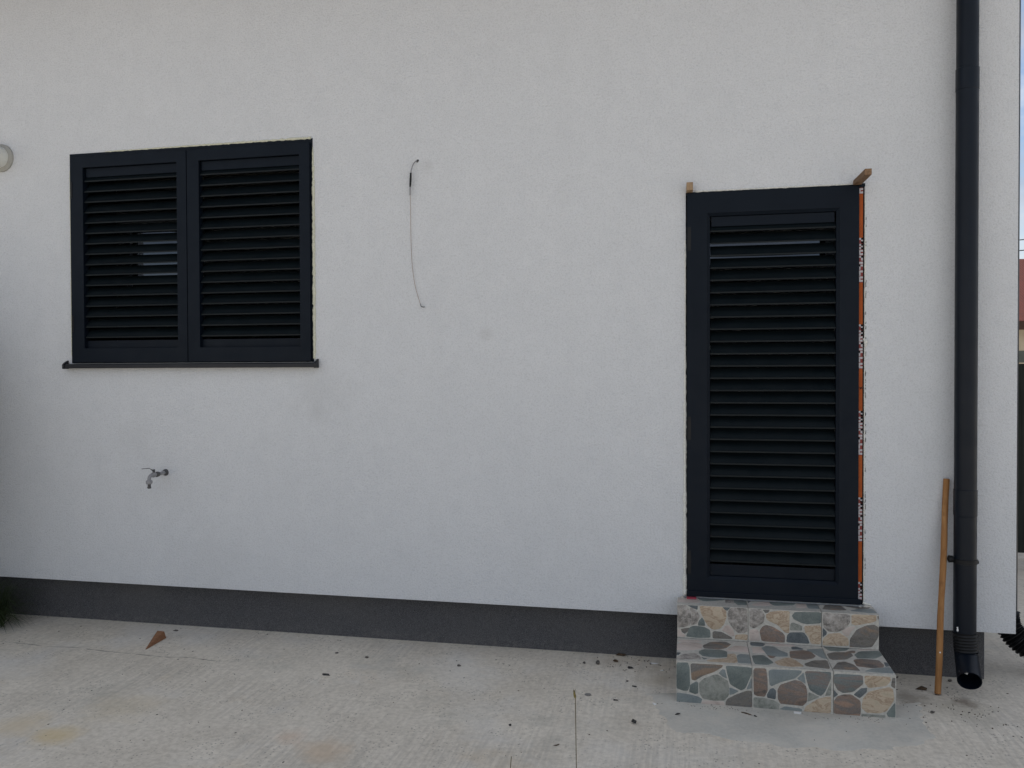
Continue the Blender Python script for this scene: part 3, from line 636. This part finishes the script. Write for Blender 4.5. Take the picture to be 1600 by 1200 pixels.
# bits of mortar on the corners of the upper tread
random.seed(31)
for (x, y, r_) in ((.874, D-.012, .009),(.893,D-.011,.006),(.845,D-.02,.004),(-.030,D-.010,.006)):
    bm = BM(); bmesh.ops.create_icosphere(bm, subdivisions=2, radius=r_, matrix=Matrix.Translation((x,y,SZ2+.002)) @ Matrix.Diagonal((1.6,1,.8,1)))
    for v in bm.verts: v.co += Vector((random.uniform(-1,1),random.uniform(-1,1),random.uniform(-1,1)))*.0012
    obj('mortar_bead', bm, 'mortar', steps)

# ---------------------------------------------------------------- downpipe
PY, PXc = D-.085, 1.306
dp = thing('downpipe', (PXc, PY, .2), 'dark painted round downpipe with ribbed outlet beside the right edge of the wall', 'downpipe')
pcx = lambda py: atY((1495.5+1531)/2 if py < 100 else 1508, py, PY).x
xt, xb = atY(1513.2, 0, PY).x, atY(1506.8, 900, PY).x
xs_ = .5*(xt+xb); PX = xs_
z1j, z2j, zend = atY(1510,108,PY).z, atY(1508,765,PY).z, atY(1506,990,PY).z
r0 = (atY(1531,50,PY).x - atY(1495.5,50,PY).x)/2
bm = BM(); tube(bm, [(PX,PY,HZ1-.1),(PX,PY,z1j)], r0*.975, 40); obj('upper_pipe', bm, 'pipe_paint', dp)
bm = BM(); tube(bm, [(PX,PY,z1j+.002),(PX,PY,z1j+.0015),(PX,PY,z1j),(PX,PY,z1j-.0015),(PX,PY,z1j-.10),(PX,PY,z1j-.101),(PX,PY,z1j-.103),(PX,PY,z1j-.104),(PX,PY,z2j)], [r0*1.0,r0*1.0,r0*1.03,r0*1.03,r0*1.03,r0*1.03,r0,r0,r0], 40); obj('middle_pipe', bm, 'pipe_paint', dp)
bm = BM(); tube(bm, [(PX,PY,z2j+.003),(PX,PY,z2j+.0025),(PX,PY,z2j),(PX,PY,z2j-.0015),(PX,PY,z2j-.12),(PX,PY,z2j-.122),(PX,PY,z2j-.128),(PX,PY,z2j-.130),(PX,PY,zend)], [r0*1.0,r0*1.0,r0*1.045,r0*1.045,r0*1.045,r0*1.045,r0*1.01,r0*1.01,r0*1.01], 40); obj('lower_pipe', bm, 'pipe_paint', dp)
# ribbed collar and outlet
zc0 = zend; mouth = Vector((atY(1515,1064,4.20).x, 4.20, atY(1515,1064,4.20).z))
bm = BM(); P, Q = [], []
for i in range(49):
    f = i/48; P.append(Vector((PX, PY, zc0+.006)).lerp(Vector((PX+.004, PY-.008, zc0-.080)), f)); Q.append(r0*(1.06 + .035*math.cos(f*2*math.pi*6)))
tube(bm, P, Q, 40); obj('ribbed_collar', bm, 'black_plastic', dp)
bm = BM(); c0 = Vector((PX+.004, PY-.008, zc0-.082)); md = Vector((PX+.006, PY-.015, zc0-.115))
path = curve_pts([c0, md, mouth], 8); rr = [r0*1.06]*len(path)
rings = tube(bm, path, rr, 40, cap=False)
tdir = (path[-1]-path[-2]).normalized()
inner = tube(bm, [path[-1]+tdir*.0005, path[-1]-tdir*.06, path[-1]-tdir*.09], [r0*1.0, r0*1.0, r0*.98], 40, cap=False)
for k in range(40): pass
bmesh.ops.bridge_loops(bm, edges=[e for e in bm.edges if e.is_boundary and (all(v in rings[-1] for v in e.verts) or all(v in inner[0] for v in e.verts))])
bm.faces.new(inner[-1])
obj('outlet', bm, 'pipe_paint', dp)
# clamp with bolt and wall stub
zc = atY(1505, 876, PY).z
bm = BM(); tube(bm, [(PX,PY,zc+.011),(PX,PY,zc+.010),(PX,PY,zc-.010),(PX,PY,zc-.011)], [r0*1.02,r0*1.09,r0*1.09,r0*1.02], 40)
kx = atY(1484.5,872,PY).x
tube(bm, [(kx+.012,PY,zc+.006),(kx-.006,PY,zc+.006),(kx-.010,PY,zc+.006)], [.016,.018,.012], 16); box(bm, kx, PX-r0*.95, PY-.006, PY+.006, zc-.008, zc+.010)
kr = atY(1526.5,875,PY).x; tube(bm, [(PX+r0*.95,PY,zc-.004),(kr+.003,PY,zc-.004)], .006, 10); tube(bm, [(kr,PY,zc-.004),(kr+.006,PY,zc-.004)], .010, 6); tube(bm, [(PX,PY+r0,zc),(PX,D+.01,zc)], .006, 8)
obj('pipe_clamp', bm, 'black_plastic', dp)
random.seed(41)
for (px, py, s) in ((1487,984,.010),(1490,978,.006),(1485.5,981,.006),(1500,1050,.004),(1511,1051.5,.006),(1508,1052,.004)):
    bm = BM(); p = atY(px, py, PY-r0*1.02 if py < 1000 else 4.215)
    if py < 1000: p = Vector((PX-r0*.80+ (px-1485)*.002, PY-r0*.62, atY(px,py,PY-r0*.7).z))
    bmesh.ops.create_icosphere(bm, subdivisions=1, radius=s, matrix=Matrix.Translation(p) @ Matrix.Diagonal((1,.35,1.1,1)))
    for v in bm.verts: v.co += Vector((random.uniform(-1,1),0,random.uniform(-1,1)))*.003
    obj('paint_splash', bm, 'white', dp)
# ---------------------------------------------------------------- side downpipe and drain hose behind the corner
bm = BM(); sx = 1.615
tube(bm, [(sx,4.72,HZ1-.1),(sx,4.72,.29)], .050, 24)
sp = thing('side_downpipe', (sx,4.72,.1), 'black corrugated drain hose curling out behind the right corner of the house', 'drain pipe')
obj('vertical_pipe', bm, 'pipe_paint', sp)
bm = BM(); hc = curve_pts([(sx,4.72,.30), (sx+.002,4.717,.245), (sx+.035,4.70,.180), (sx+.11,4.68,.122), (sx+.24,4.65,.078), (sx+.50,4.60,.068)], 26)
tube(bm, hc, [.058+.006*math.cos(i*2*math.pi/4.5) + .003*mnoise.noise(Vector((i*.3,0,0))) for i in range(len(hc))], 24)
obj('corrugated_hose', bm, 'black_plastic', sp)

# ---------------------------------------------------------------- leaning pole
pb = atZ(1465,1086); pt_ = atY(1479,748,D-.018)
bm = BM(); pb.z = .006; path = [pb.lerp(pt_, i/14) for i in range(15)]; random.seed(5)
tube(bm, [p + Vector((.0015*math.sin(i*.9),0,0)) for i, p in enumerate(path)], [.0145 + random.uniform(-.0006,.0006) for _ in path], 14)
pole = obj('wooden_pole', bm, 'pole_wood', label='round light brown wooden pole leaning on the wall left of the downpipe', cat='pole', origin=pb, bevel=.002)
bm = BM(); q = pb.lerp(pt_, (1086-1021)/(1086-748)*1.0); tube(bm, [q+Vector((-.0005,-.0135,0)), q+Vector((-.0005,-.0165,0))], [.0045,.003], 8); obj('white_spot', bm, 'white', pole)

# ---------------------------------------------------------------- outdoor tap
tp = atY(259,738,D)
tap = thing('garden_tap', tp, 'small metal lever tap with hose connector below the window shutter', 'tap')
bm = BM(); tube(bm, [tp+Vector((0,.01,0)), tp+Vector((0,-.006,0)), tp+Vector((0,-.016,0))], [.020,.020,.014], 20); obj('wall_collar', bm, 'dark_metal', tap)
bm = BM(); tube(bm, [tp+Vector((0,-.012,0)), tp+Vector((0,-.075,-.002))], .0105, 16); tube(bm, [tp+Vector((0,-.02,0)), tp+Vector((0,-.035,0))], .0118, 6); obj('supply_pipe', bm, 'galvanised', tap)
def tl(y, z, x=0): return tp + Vector((x, y, z))
bm = BM(); tube(bm, [tl(-.070,-.002), tl(-.078,-.002), tl(-.092,-.002), tl(-.100,-.002)], [.0145,.0160,.0160,.0125], 8)
obj('coupling_nut', bm, 'dark_metal', tap)
bm = BM(); tube(bm, [tl(-.100,-.002), tl(-.108,-.001), tl(-.122,-.001), tl(-.134,-.002)], [.0115,.0150,.0155,.0105], 18)
tube(bm, curve_pts([tl(-.130,-.002), tl(-.146,-.004), tl(-.156,-.016), tl(-.157,-.030)], 5), [.0100]*16, 14); obj('valve_body', bm, 'galvanised', tap)
bm = BM(); tube(bm, [tl(-.157,-.027), tl(-.157,-.032), tl(-.157,-.045), tl(-.157,-.050)], [.014,.0185,.0185,.0145], 8); obj('outlet_nut', bm, 'galvanised', tap)
bm = BM(); tube(bm, [tl(-.157,-.048), tl(-.157,-.064), tl(-.157,-.065), tl(-.157,-.073), tl(-.157,-.076)], [.0095,.0085,.0110,.0110,.0080], 14); obj('hose_tail', bm, 'dark_metal', tap)
bm = BM(); tube(bm, [tl(-.114,.010), tl(-.114,.026)], [.0075,.0065], 12); tube(bm, [tl(-.114,.024), tl(-.114,.031)], .0085, 6); obj('valve_stem', bm, 'dark_metal', tap)
bm = BM(); hp = [tl(-.112,.020,.004), tl(-.122,.020,.002), tl(-.134,.034,-.004), tl(-.142,.040,-.010), tl(-.175,.040,-.035)]
for i in range(len(hp)-1):
    a, b = hp[i], hp[i+1]; t = (b-a).normalized(); s = t.cross(Vector((0,0,1))).normalized()*.006; u = s.cross(t).normalized()*.0013
    vs = [bm.verts.new(p + q + w_) for p in (a, b+t*.0006) for q in (s, -s) for w_ in (u, -u)]
    for f in ((0,1,3,2),(4,6,7,5),(0,4,5,1),(2,3,7,6),(0,2,6,4),(1,5,7,3)): bm.faces.new([vs[k] for k in f])
obj('lever', bm, 'dark_metal', tap)

# ---------------------------------------------------------------- flue outlet at the left edge
vc = atY(3.0, 247.5, D)
fl = thing('flue_outlet', vc, 'cream round vent pipe with wall flange at the left edge of the photo', 'vent')
bm = BM(); tube(bm, [vc+Vector((0,.01,0)), vc+Vector((0,-.010,0)), vc+Vector((0,-.018,0)), vc+Vector((0,-.024,0)), vc+Vector((0,-.024,0))], [.086,.086,.078,.060,.05], 40); obj('wall_flange', bm, 'flange_plastic', fl)
bm = BM(); tube(bm, [vc+Vector((0,-.02,0)), vc+Vector((0,-.082,0)), vc+Vector((0,-.092,0)), vc+Vector((0,-.099,0)), vc+Vector((0,-.103,0))], [.066,.066,.064,.056,.040], 40)
obj('vent_pipe', bm, 'cream_plastic', fl, smooth=True)

# ---------------------------------------------------------------- loose cable
def wp(x, y, d): return atY(x, y, D-d)
cb = thing('loose_cable', atY(652,252,D), 'thin grey cable end hanging out of the wall between window and door', 'cable')
bm = BM(); tube(bm, curve_pts([wp(653,252,-.005), wp(650,252,.010), wp(645.5,257,.020), wp(642.8,265,.024), wp(641.8,272,.024)], 6), [.0032]*25, 10); obj('grey_sheath', bm, 'galvanised', cb)
bm = BM(); tube(bm, [wp(641.9,270,.024), wp(641.6,278,.023), wp(641.2,287,.021), wp(640.8,292,.020)], [.0055,.0062,.0060,.0048], 10); obj('black_tape', bm, 'black_plastic', cb)
bm = BM(); tube(bm, [wp(640.8,291,.020), wp(640.7,305,.017)], .0045, 8); obj('cable_end', bm, 'galvanised', cb)
bm = BM(); tube(bm, curve_pts([wp(641,303,.017), wp(641.6,340,.012), wp(642.3,380,.010), wp(644.5,418,.010), wp(649,448,.010), wp(657,476,.010)], 8), [.0011]*41, 6); obj('thin_wire', bm, 'rust_metal', cb)
bm = BM(); tube(bm, [wp(656.5,474,.010), wp(658,478.5,.012), wp(661,480,.012), wp(663.5,479.5,.010)], [.0016,.0026,.0022,.0024], 6); obj('wire_hook', bm, 'dark_metal', cb)
bm = BM(); tube(bm, [wp(653,252,-.001), wp(653,252,.0012)], [.010,.006], 12); obj('wall_hole', bm, 'gap', cb)

# ---------------------------------------------------------------- debris on the slab
def chip(name, px, py, sx, sy, sz, rot, mat, label, cat, seed, kind='rock'):
    p = atZ(px, py); bm = BM(); random.seed(seed)
    if kind == 'rock':
        bmesh.ops.create_icosphere(bm, subdivisions=2, radius=.5)
        for v in bm.verts: v.co *= 1 + .35*mnoise.noise(v.co*2.5 + Vector((seed,0,0)))
    else:
        for _ in range(11): bm.verts.new((random.uniform(-.55,.55), random.uniform(-.6,.6), random.uniform(-.5,.5)))
        h_ = bmesh.ops.convex_hull(bm, input=list(bm.verts)); bmesh.ops.delete(bm, geom=[v for v in bm.verts if not v.link_faces], context='VERTS')
    k_ = .85 if kind == 'rock' else 1.12
    bmesh.ops.scale(bm, vec=(sx*k_,sy*k_,sz*k_), verts=bm.verts); bmesh.ops.rotate(bm, cent=(0,0,0), matrix=Matrix.Rotation(R(rot), 3, 'Z'), verts=bm.verts)
    zm = min(v.co.z for v in bm.verts); bmesh.ops.translate(bm, verts=bm.verts, vec=(p.x,p.y,-zm))
    return obj(name, bm, mat, label=label, cat=cat, group='bits of debris on the concrete', origin=(p.x,p.y,0), smooth=(kind=='rock'))
# split brown wedge near the left of the plinth
pa, pb2 = atZ(228,1015), atZ(252,997)
bm = BM(); a, b = pa, pb2; t = (b-a).normalized(); s = Vector((-t.y,t.x,0))
prof = [(0,.003,.004),(.35,.012,.020),(.7,.022,.034),(1.0,.030,.044)]; rings = []
for f, w_, h in prof:
    p = a.lerp(b, f); rings.append([bm.verts.new(p + s*w_*k + Vector((0,0,z))) for k, z in ((-1,0.001),(1,0.001),(.75,h),(-.6,h*.9))])
for i in range(3):
    for k in range(4): bm.faces.new((rings[i][k], rings[i][(k+1)%4], rings[i+1][(k+1)%4], rings[i+1][k]))
bm.faces.new(rings[0][::-1]); bm.faces.new(rings[-1])
obj('wooden_wedge', bm, 'wedge_wood_red', label='reddish brown wooden wedge lying on the concrete by the plinth', cat='wedge', origin=a, bevel=.002)
chip('dark_shard', 510, 1055, .042, .013, .010, 14, 'dark', 'black elongated shard on the concrete left of the middle', 'shard', 1, 'box')
chip('pebble', 275, 986, .034, .016, .010, 8, 'pebble', 'dark flat oval pebble right of the brown wooden wedge', 'pebble', 2)
chip('white_flake', 229, 970.5, .030, .012, .006, 22, 'white', 'white flake at the foot of the plinth above the brown wedge', 'flake', 3, 'box')
chip('pebble', 573, 1028, .026, .016, .010, 0, 'pebble', 'small brownish pebble on the concrete between the black shard and the plinth', 'pebble', 4)
chip('pebble', 526, 1021, .022, .013, .009, 20, 'pebble', 'tiny grey pebble directly above the black shard', 'pebble', 5)
chip('pebble', 717, 1041, .024, .018, .012, 0, 'pebble', 'grey pebble on the concrete below the middle of the plinth', 'pebble', 6)
chip('pebble', 913, 1037, .017, .017, .014, 0, 'pebble', 'small pebble just left of the largest dark stone by the plinth', 'pebble', 7)
chip('stone', 934, 1038, .026, .026, .024, 0, 'pebble', 'largest dark rounded stone near the plinth left of the steps', 'stone', 8)
chip('stone', 962, 1034, .040, .020, .015, -25, 'earth', 'brown elongated clod between the dark stone and the steps', 'clod', 9)
chip('wood_scrap', 970, 1024, .045, .022, .012, -20, 'earth', 'brown scrap against the plinth left of the stone steps', 'scrap', 10, 'box')
chip('dark_chip', 987, 1044.5, .032, .013, .010, 18, 'dark', 'thin dark chip between the plinth scraps and the steps', 'chip', 11, 'box')
chip('pebble', 980, 1065, .017, .011, .008, 30, 'pebble', 'tiny pebble above the short dark chip left of the steps', 'pebble', 12)
chip('dark_chip', 991, 1073, .024, .009, .007, -8, 'dark', 'short dark chip left of the lower step', 'chip', 13, 'box')
chip('dark_chip', 962, 1094.5, .022, .010, .008, 0, 'dark', 'small flat black chip left of the mortar patch', 'chip', 14, 'box')
chip('dark_chip', 989.5, 1129.5, .034, .018, .014, -38, 'dark', 'black tilted chip on the concrete left below the mortar patch', 'chip', 15, 'box')
chip('dark_chip', 1057.5, 1117, .028, .024, .012, 8, 'dark', 'square black chip on the mortar patch at the left corner of the steps', 'chip', 16, 'box')
chip('white_flake', 1022, 1101, .022, .014, .006, -20, 'white', 'small white flake on the left edge of the mortar patch', 'flake', 17, 'box')
chip('white_flake', 1034, 1048, .020, .008, .004, 0, 'white', 'thin white flake beside the lower step near the plinth', 'flake', 18, 'box')
chip('white_flake', 1023, 1037, .046, .014, .004, 0, 'white', 'flat white crumb strip by the plinth left of the steps', 'flake', 19, 'box')
chip('earth_disc', 918.5, 1086, .040, .034, .005, 0, 'greydisc', 'flat round grey disc right of the tall grass stalk', 'disc', 20)
chip('dark_chip', 797, 1134, .016, .014, .010, 0, 'dark', 'tiny black chip alone on the concrete left of the grass stalk', 'chip', 22)
chip('twig', 869, 1165, .026, .006, .006, 25, 'earth', 'tiny brown twig on the concrete left of the grass stalk', 'twig', 23, 'box')
chip('twig', 1166, 1116, .050, .008, .007, -22, 'earth', 'thin brown twig on the mortar patch before the stone steps', 'twig', 24, 'box')
chip('dark_chip', 1181, 1120, .018, .008, .008, 0, 'dark', 'small dark chip at the right end of the brown twig', 'chip', 25, 'box')
chip('dark_chip', 1438, 1077, .050, .022, .014, -18, 'earth', 'dark brown flake between the lower step and the wooden pole', 'flake', 26, 'box')
chip('dark_chip', 1402, 1060, .022, .014, .012, 0, 'dark', 'small black chip just right of the lower step', 'chip', 27, 'box')
chip('pebble', 1457, 1114, .022, .018, .012, 0, 'pebble', 'grey pebble on the concrete below the foot of the wooden pole', 'pebble', 28)
chip('pebble', 1484, 1065, .026, .022, .014, 0, 'pebble', 'dark pebble between wooden pole and downpipe outlet', 'pebble', 29)
# uncountable grit
bm = BM(); random.seed(77)
def grit(x, y, s):
    m_ = Matrix.Translation((x, y, s*.25)) @ Matrix.Rotation(random.uniform(0,3), 4, 'Z') @ Matrix.Diagonal((random.uniform(.8,2.2), random.uniform(.6,1.1), .55, 1))
    bmesh.ops.create_icosphere(bm, subdivisions=1, radius=s*.5, matrix=m_)
    for f in bm.faces[-20:]: f.material_index = mi
bm.faces.ensure_lookup_table()
def scatter(n, fx, smin, smax):
    global mi
    for _ in range(n):
        x, y = fx(); mi = random.choice((0,0,1,2)); bm.faces.ensure_lookup_table(); grit(x, y, random.uniform(smin, smax))
scatter(300, lambda: (random.uniform(-4.2,1.5), D+REC-.02-random.random()**1.6*1.6), .002, .0065)
scatter(70, lambda: (random.gauss(.12,.10), random.gauss(3.905,.018)), .002, .006)
scatter(60, lambda: (random.gauss(.74,.09), random.gauss(3.90,.020)), .002, .006)
scatter(60, lambda: (random.gauss(1.12,.16), random.gauss(4.15,.13)), .002, .008)
scatter(40, lambda: (random.gauss(1.26,.10), random.gauss(4.02,.10)), .002, .008)
scatter(60, lambda: (random.gauss(-.25,.16), random.gauss(4.40,.07)), .002, .008)
obj('grit', bm, ['earth','dark','pebble'], kind='stuff', label='scattered grit and dirt crumbs on the concrete', cat='grit')
# ---------------------------------------------------------------- grass
def blade(bm, root, tip, w_, sag, n=6):
    root, tip = Vector(root), Vector(tip); d = (tip-root); s = d.cross(Vector((0,0,1)))
    s = s.normalized() if s.length > 1e-5 else Vector((1,0,0)); pv = None
    for i in range(n+1):
        f = i/n; p = root.lerp(tip, f) + Vector((0,0,sag*math.sin(math.pi*f))); ww = w_*(1-f)**.7+.0004
        a, b = bm.verts.new(p-s*ww), bm.verts.new(p+s*ww)
        if pv: bm.faces.new((pv[0], a, b, pv[1]))
        pv = (a, b)
bm = BM(); random.seed(15)
for i in range(1000):
    r_ = random.random()**.5*.20; th = random.uniform(0, 2*math.pi); cx, cy = -4.30, 4.26
    rt = (cx + r_*math.cos(th), cy + r_*.7*math.sin(th), 0)
    ln = random.uniform(.10,.30); th2 = th + random.uniform(-.7,.7); up = random.uniform(.01,.26)
    tip = (rt[0]+ln*math.cos(th2), min(rt[1]+ln*.8*math.sin(th2), D+.08), up); blade(bm, rt, tip, random.uniform(.0012,.003), random.uniform(.03,.12))
for px, py in ((70,968),(60,963),(48,966),(33,982),(30,975),(38,980),(22,988),(10,992)):
    p = atZ(px, py); blade(bm, (-4.2, 4.33, .01), (p.x, p.y, .004), .002, .06, 8)
obj('grass_tuft', bm, 'grass', label='dark green grass tuft at the left end of the plinth', cat='grass tuft', origin=(-4.3,4.26,0))
sh = thing('shrub', (-4.7, 3.75, 0), 'dense dark green shrub at the left edge beside the grass tuft', 'shrub')  # mostly out of view; enlarged to shade the left of the wall
bm = BM(); random.seed(6); tube(bm, [(-4.8,3.75,-.02),(-4.81,3.74,.35),(-4.78,3.76,1.2)], [.03,.024,.012], 8); obj('stem', bm, 'darkwood', sh)
bm = BM()
for i in range(16000):
    v_ = Vector((random.gauss(0,1),random.gauss(0,1),random.gauss(0,1))).normalized()*(random.random()**.4)
    q_ = 1 + .25*mnoise.noise(v_*2.2)
    p = Vector((-4.68 + v_.x*.62*q_, min(3.75 + v_.y*.66*q_, D-.02), 1.15 + v_.z*1.15*q_))
    if p.z < .02: continue
    blade(bm, p, p + Vector((v_.x*.5+random.uniform(-.5,.5), v_.y*.5+random.uniform(-.5,.5), random.uniform(-.2,.8)))*.07, random.uniform(.006,.012), .006, 3)
obj('foliage', bm, 'grass', sh)
def stalk(px, py, Y, base_dx, label, head=True):
    tip = atY(px, py, Y); root = Vector((tip.x+base_dx, Y-.05, 0)); L_ = curve_pts([root, root.lerp(tip,.5)+Vector((-.006,0,0)), tip], 8)
    st_ = thing('grass_stalk', root, label, 'grass')
    bm = BM(); tube(bm, L_, [.0011]*len(L_), 6); obj('stem', bm, 'stalk', st_)
    if head:
        bm = BM(); a = tip; b = tip + Vector((-.004,0,.022*Y/2.2)); tube(bm, [a, a.lerp(b,.3), a.lerp(b,.7), b], [.0012,.0034,.0028,.0008], 8); random.seed(3)
        for k in range(26):
            q = a.lerp(b, random.random()); blade(bm, q, q+Vector((random.uniform(-.004,.004), random.uniform(-.004,.004), random.uniform(.004,.010))), .0004, 0, 2)
        obj('seed_head', bm, 'seed', st_)
    return st_
stalk(899, 1092, 2.2, .03, 'tall thin grass stalk with yellowish seed head in the foreground')
stalk(799, 1182, 2.25, -.02, 'thin short grass stem left of the taller stalk at the bottom edge', False)

# ---------------------------------------------------------------- behind the corner
fn = thing('board_fence', (4.5, 7.6, 0), 'dark board fence behind the right edge of the house', 'fence')
bm = BM(); 
for i in range(34):
    x = 2.0 + i*.15; box(bm, x, x+.142, 7.55, 7.575, .04, 1.60 + .01*math.sin(i*2.3))
obj('board_panel', bm, 'fence', fn)
bm = BM(); box(bm, 1.95, 7.2, 7.53, 7.60, 1.612, 1.71); obj('top_rail', bm, 'fencecap', fn)
for x in (1.96, 3.7, 5.4, 7.05): bm = BM(); box(bm, x, x+.09, 7.58, 7.66, 0, 1.605); obj('post', bm, 'fence', fn)
nb = thing('neighbour_house', (14, 27, 0), 'distant beige house with red tiled roof behind the fence', 'house')
bm = BM(); box(bm, 7.6, 20, 25, 33, 0, 2.65); obj('wall', bm, 'beige', nb)
bm = BM(); prism_x(bm, [(24.5,2.76),(29,4.9),(33.5,2.76),(33.5,2.86),(29,5.05),(24.5,2.86)], 7.2, 20.4)
obj('roof', bm, 'roof', nb)
bm = BM(); box(bm, 7.2, 20.4, 24.42, 24.499, 2.62, 2.84); obj('eave_board', bm, 'darkwood', nb)
for x in (9.6, 13, 16.5):
    bm = BM(); box(bm, x, x+1.2, 24.96, 24.999, 1.0, 2.2); wn = obj('window', bm, 'glass', nb)
    bm = BM(); wall_holes(bm, x-.07, x+1.27, .93, 2.27, 24.94, 24.98, [(x,x+1.2,1.0,2.2)]); obj('frame', bm, 'white', wn)
ut = thing('power_line', (16, 22, 0), 'thin overhead power cables crossing the sky at the right edge', 'power line')
bm = BM(); tube(bm, [(16,22,-.2),(16,22,6.0)], [.14,.09], 16); obj('pole', bm, 'darkwood', ut)
bm = BM(); box(bm, 15.3, 16.7, 21.9, 21.98, 5.15, 5.27); obj('crossarm', bm, 'darkwood', ut)
for k, dz in enumerate((0, -.22)):
    a, b = Vector((-14, 20+k*.2, 5.4+dz)), Vector((15.6+.5*k, 21.9, 5.3+dz)); P = [a.lerp(b, i/24) - Vector((0,0,1.0*math.sin(math.pi*i/24))) for i in range(25)]
    bm = BM(); tube(bm, P, .012, 6); obj('cable', bm, 'dark', ut)
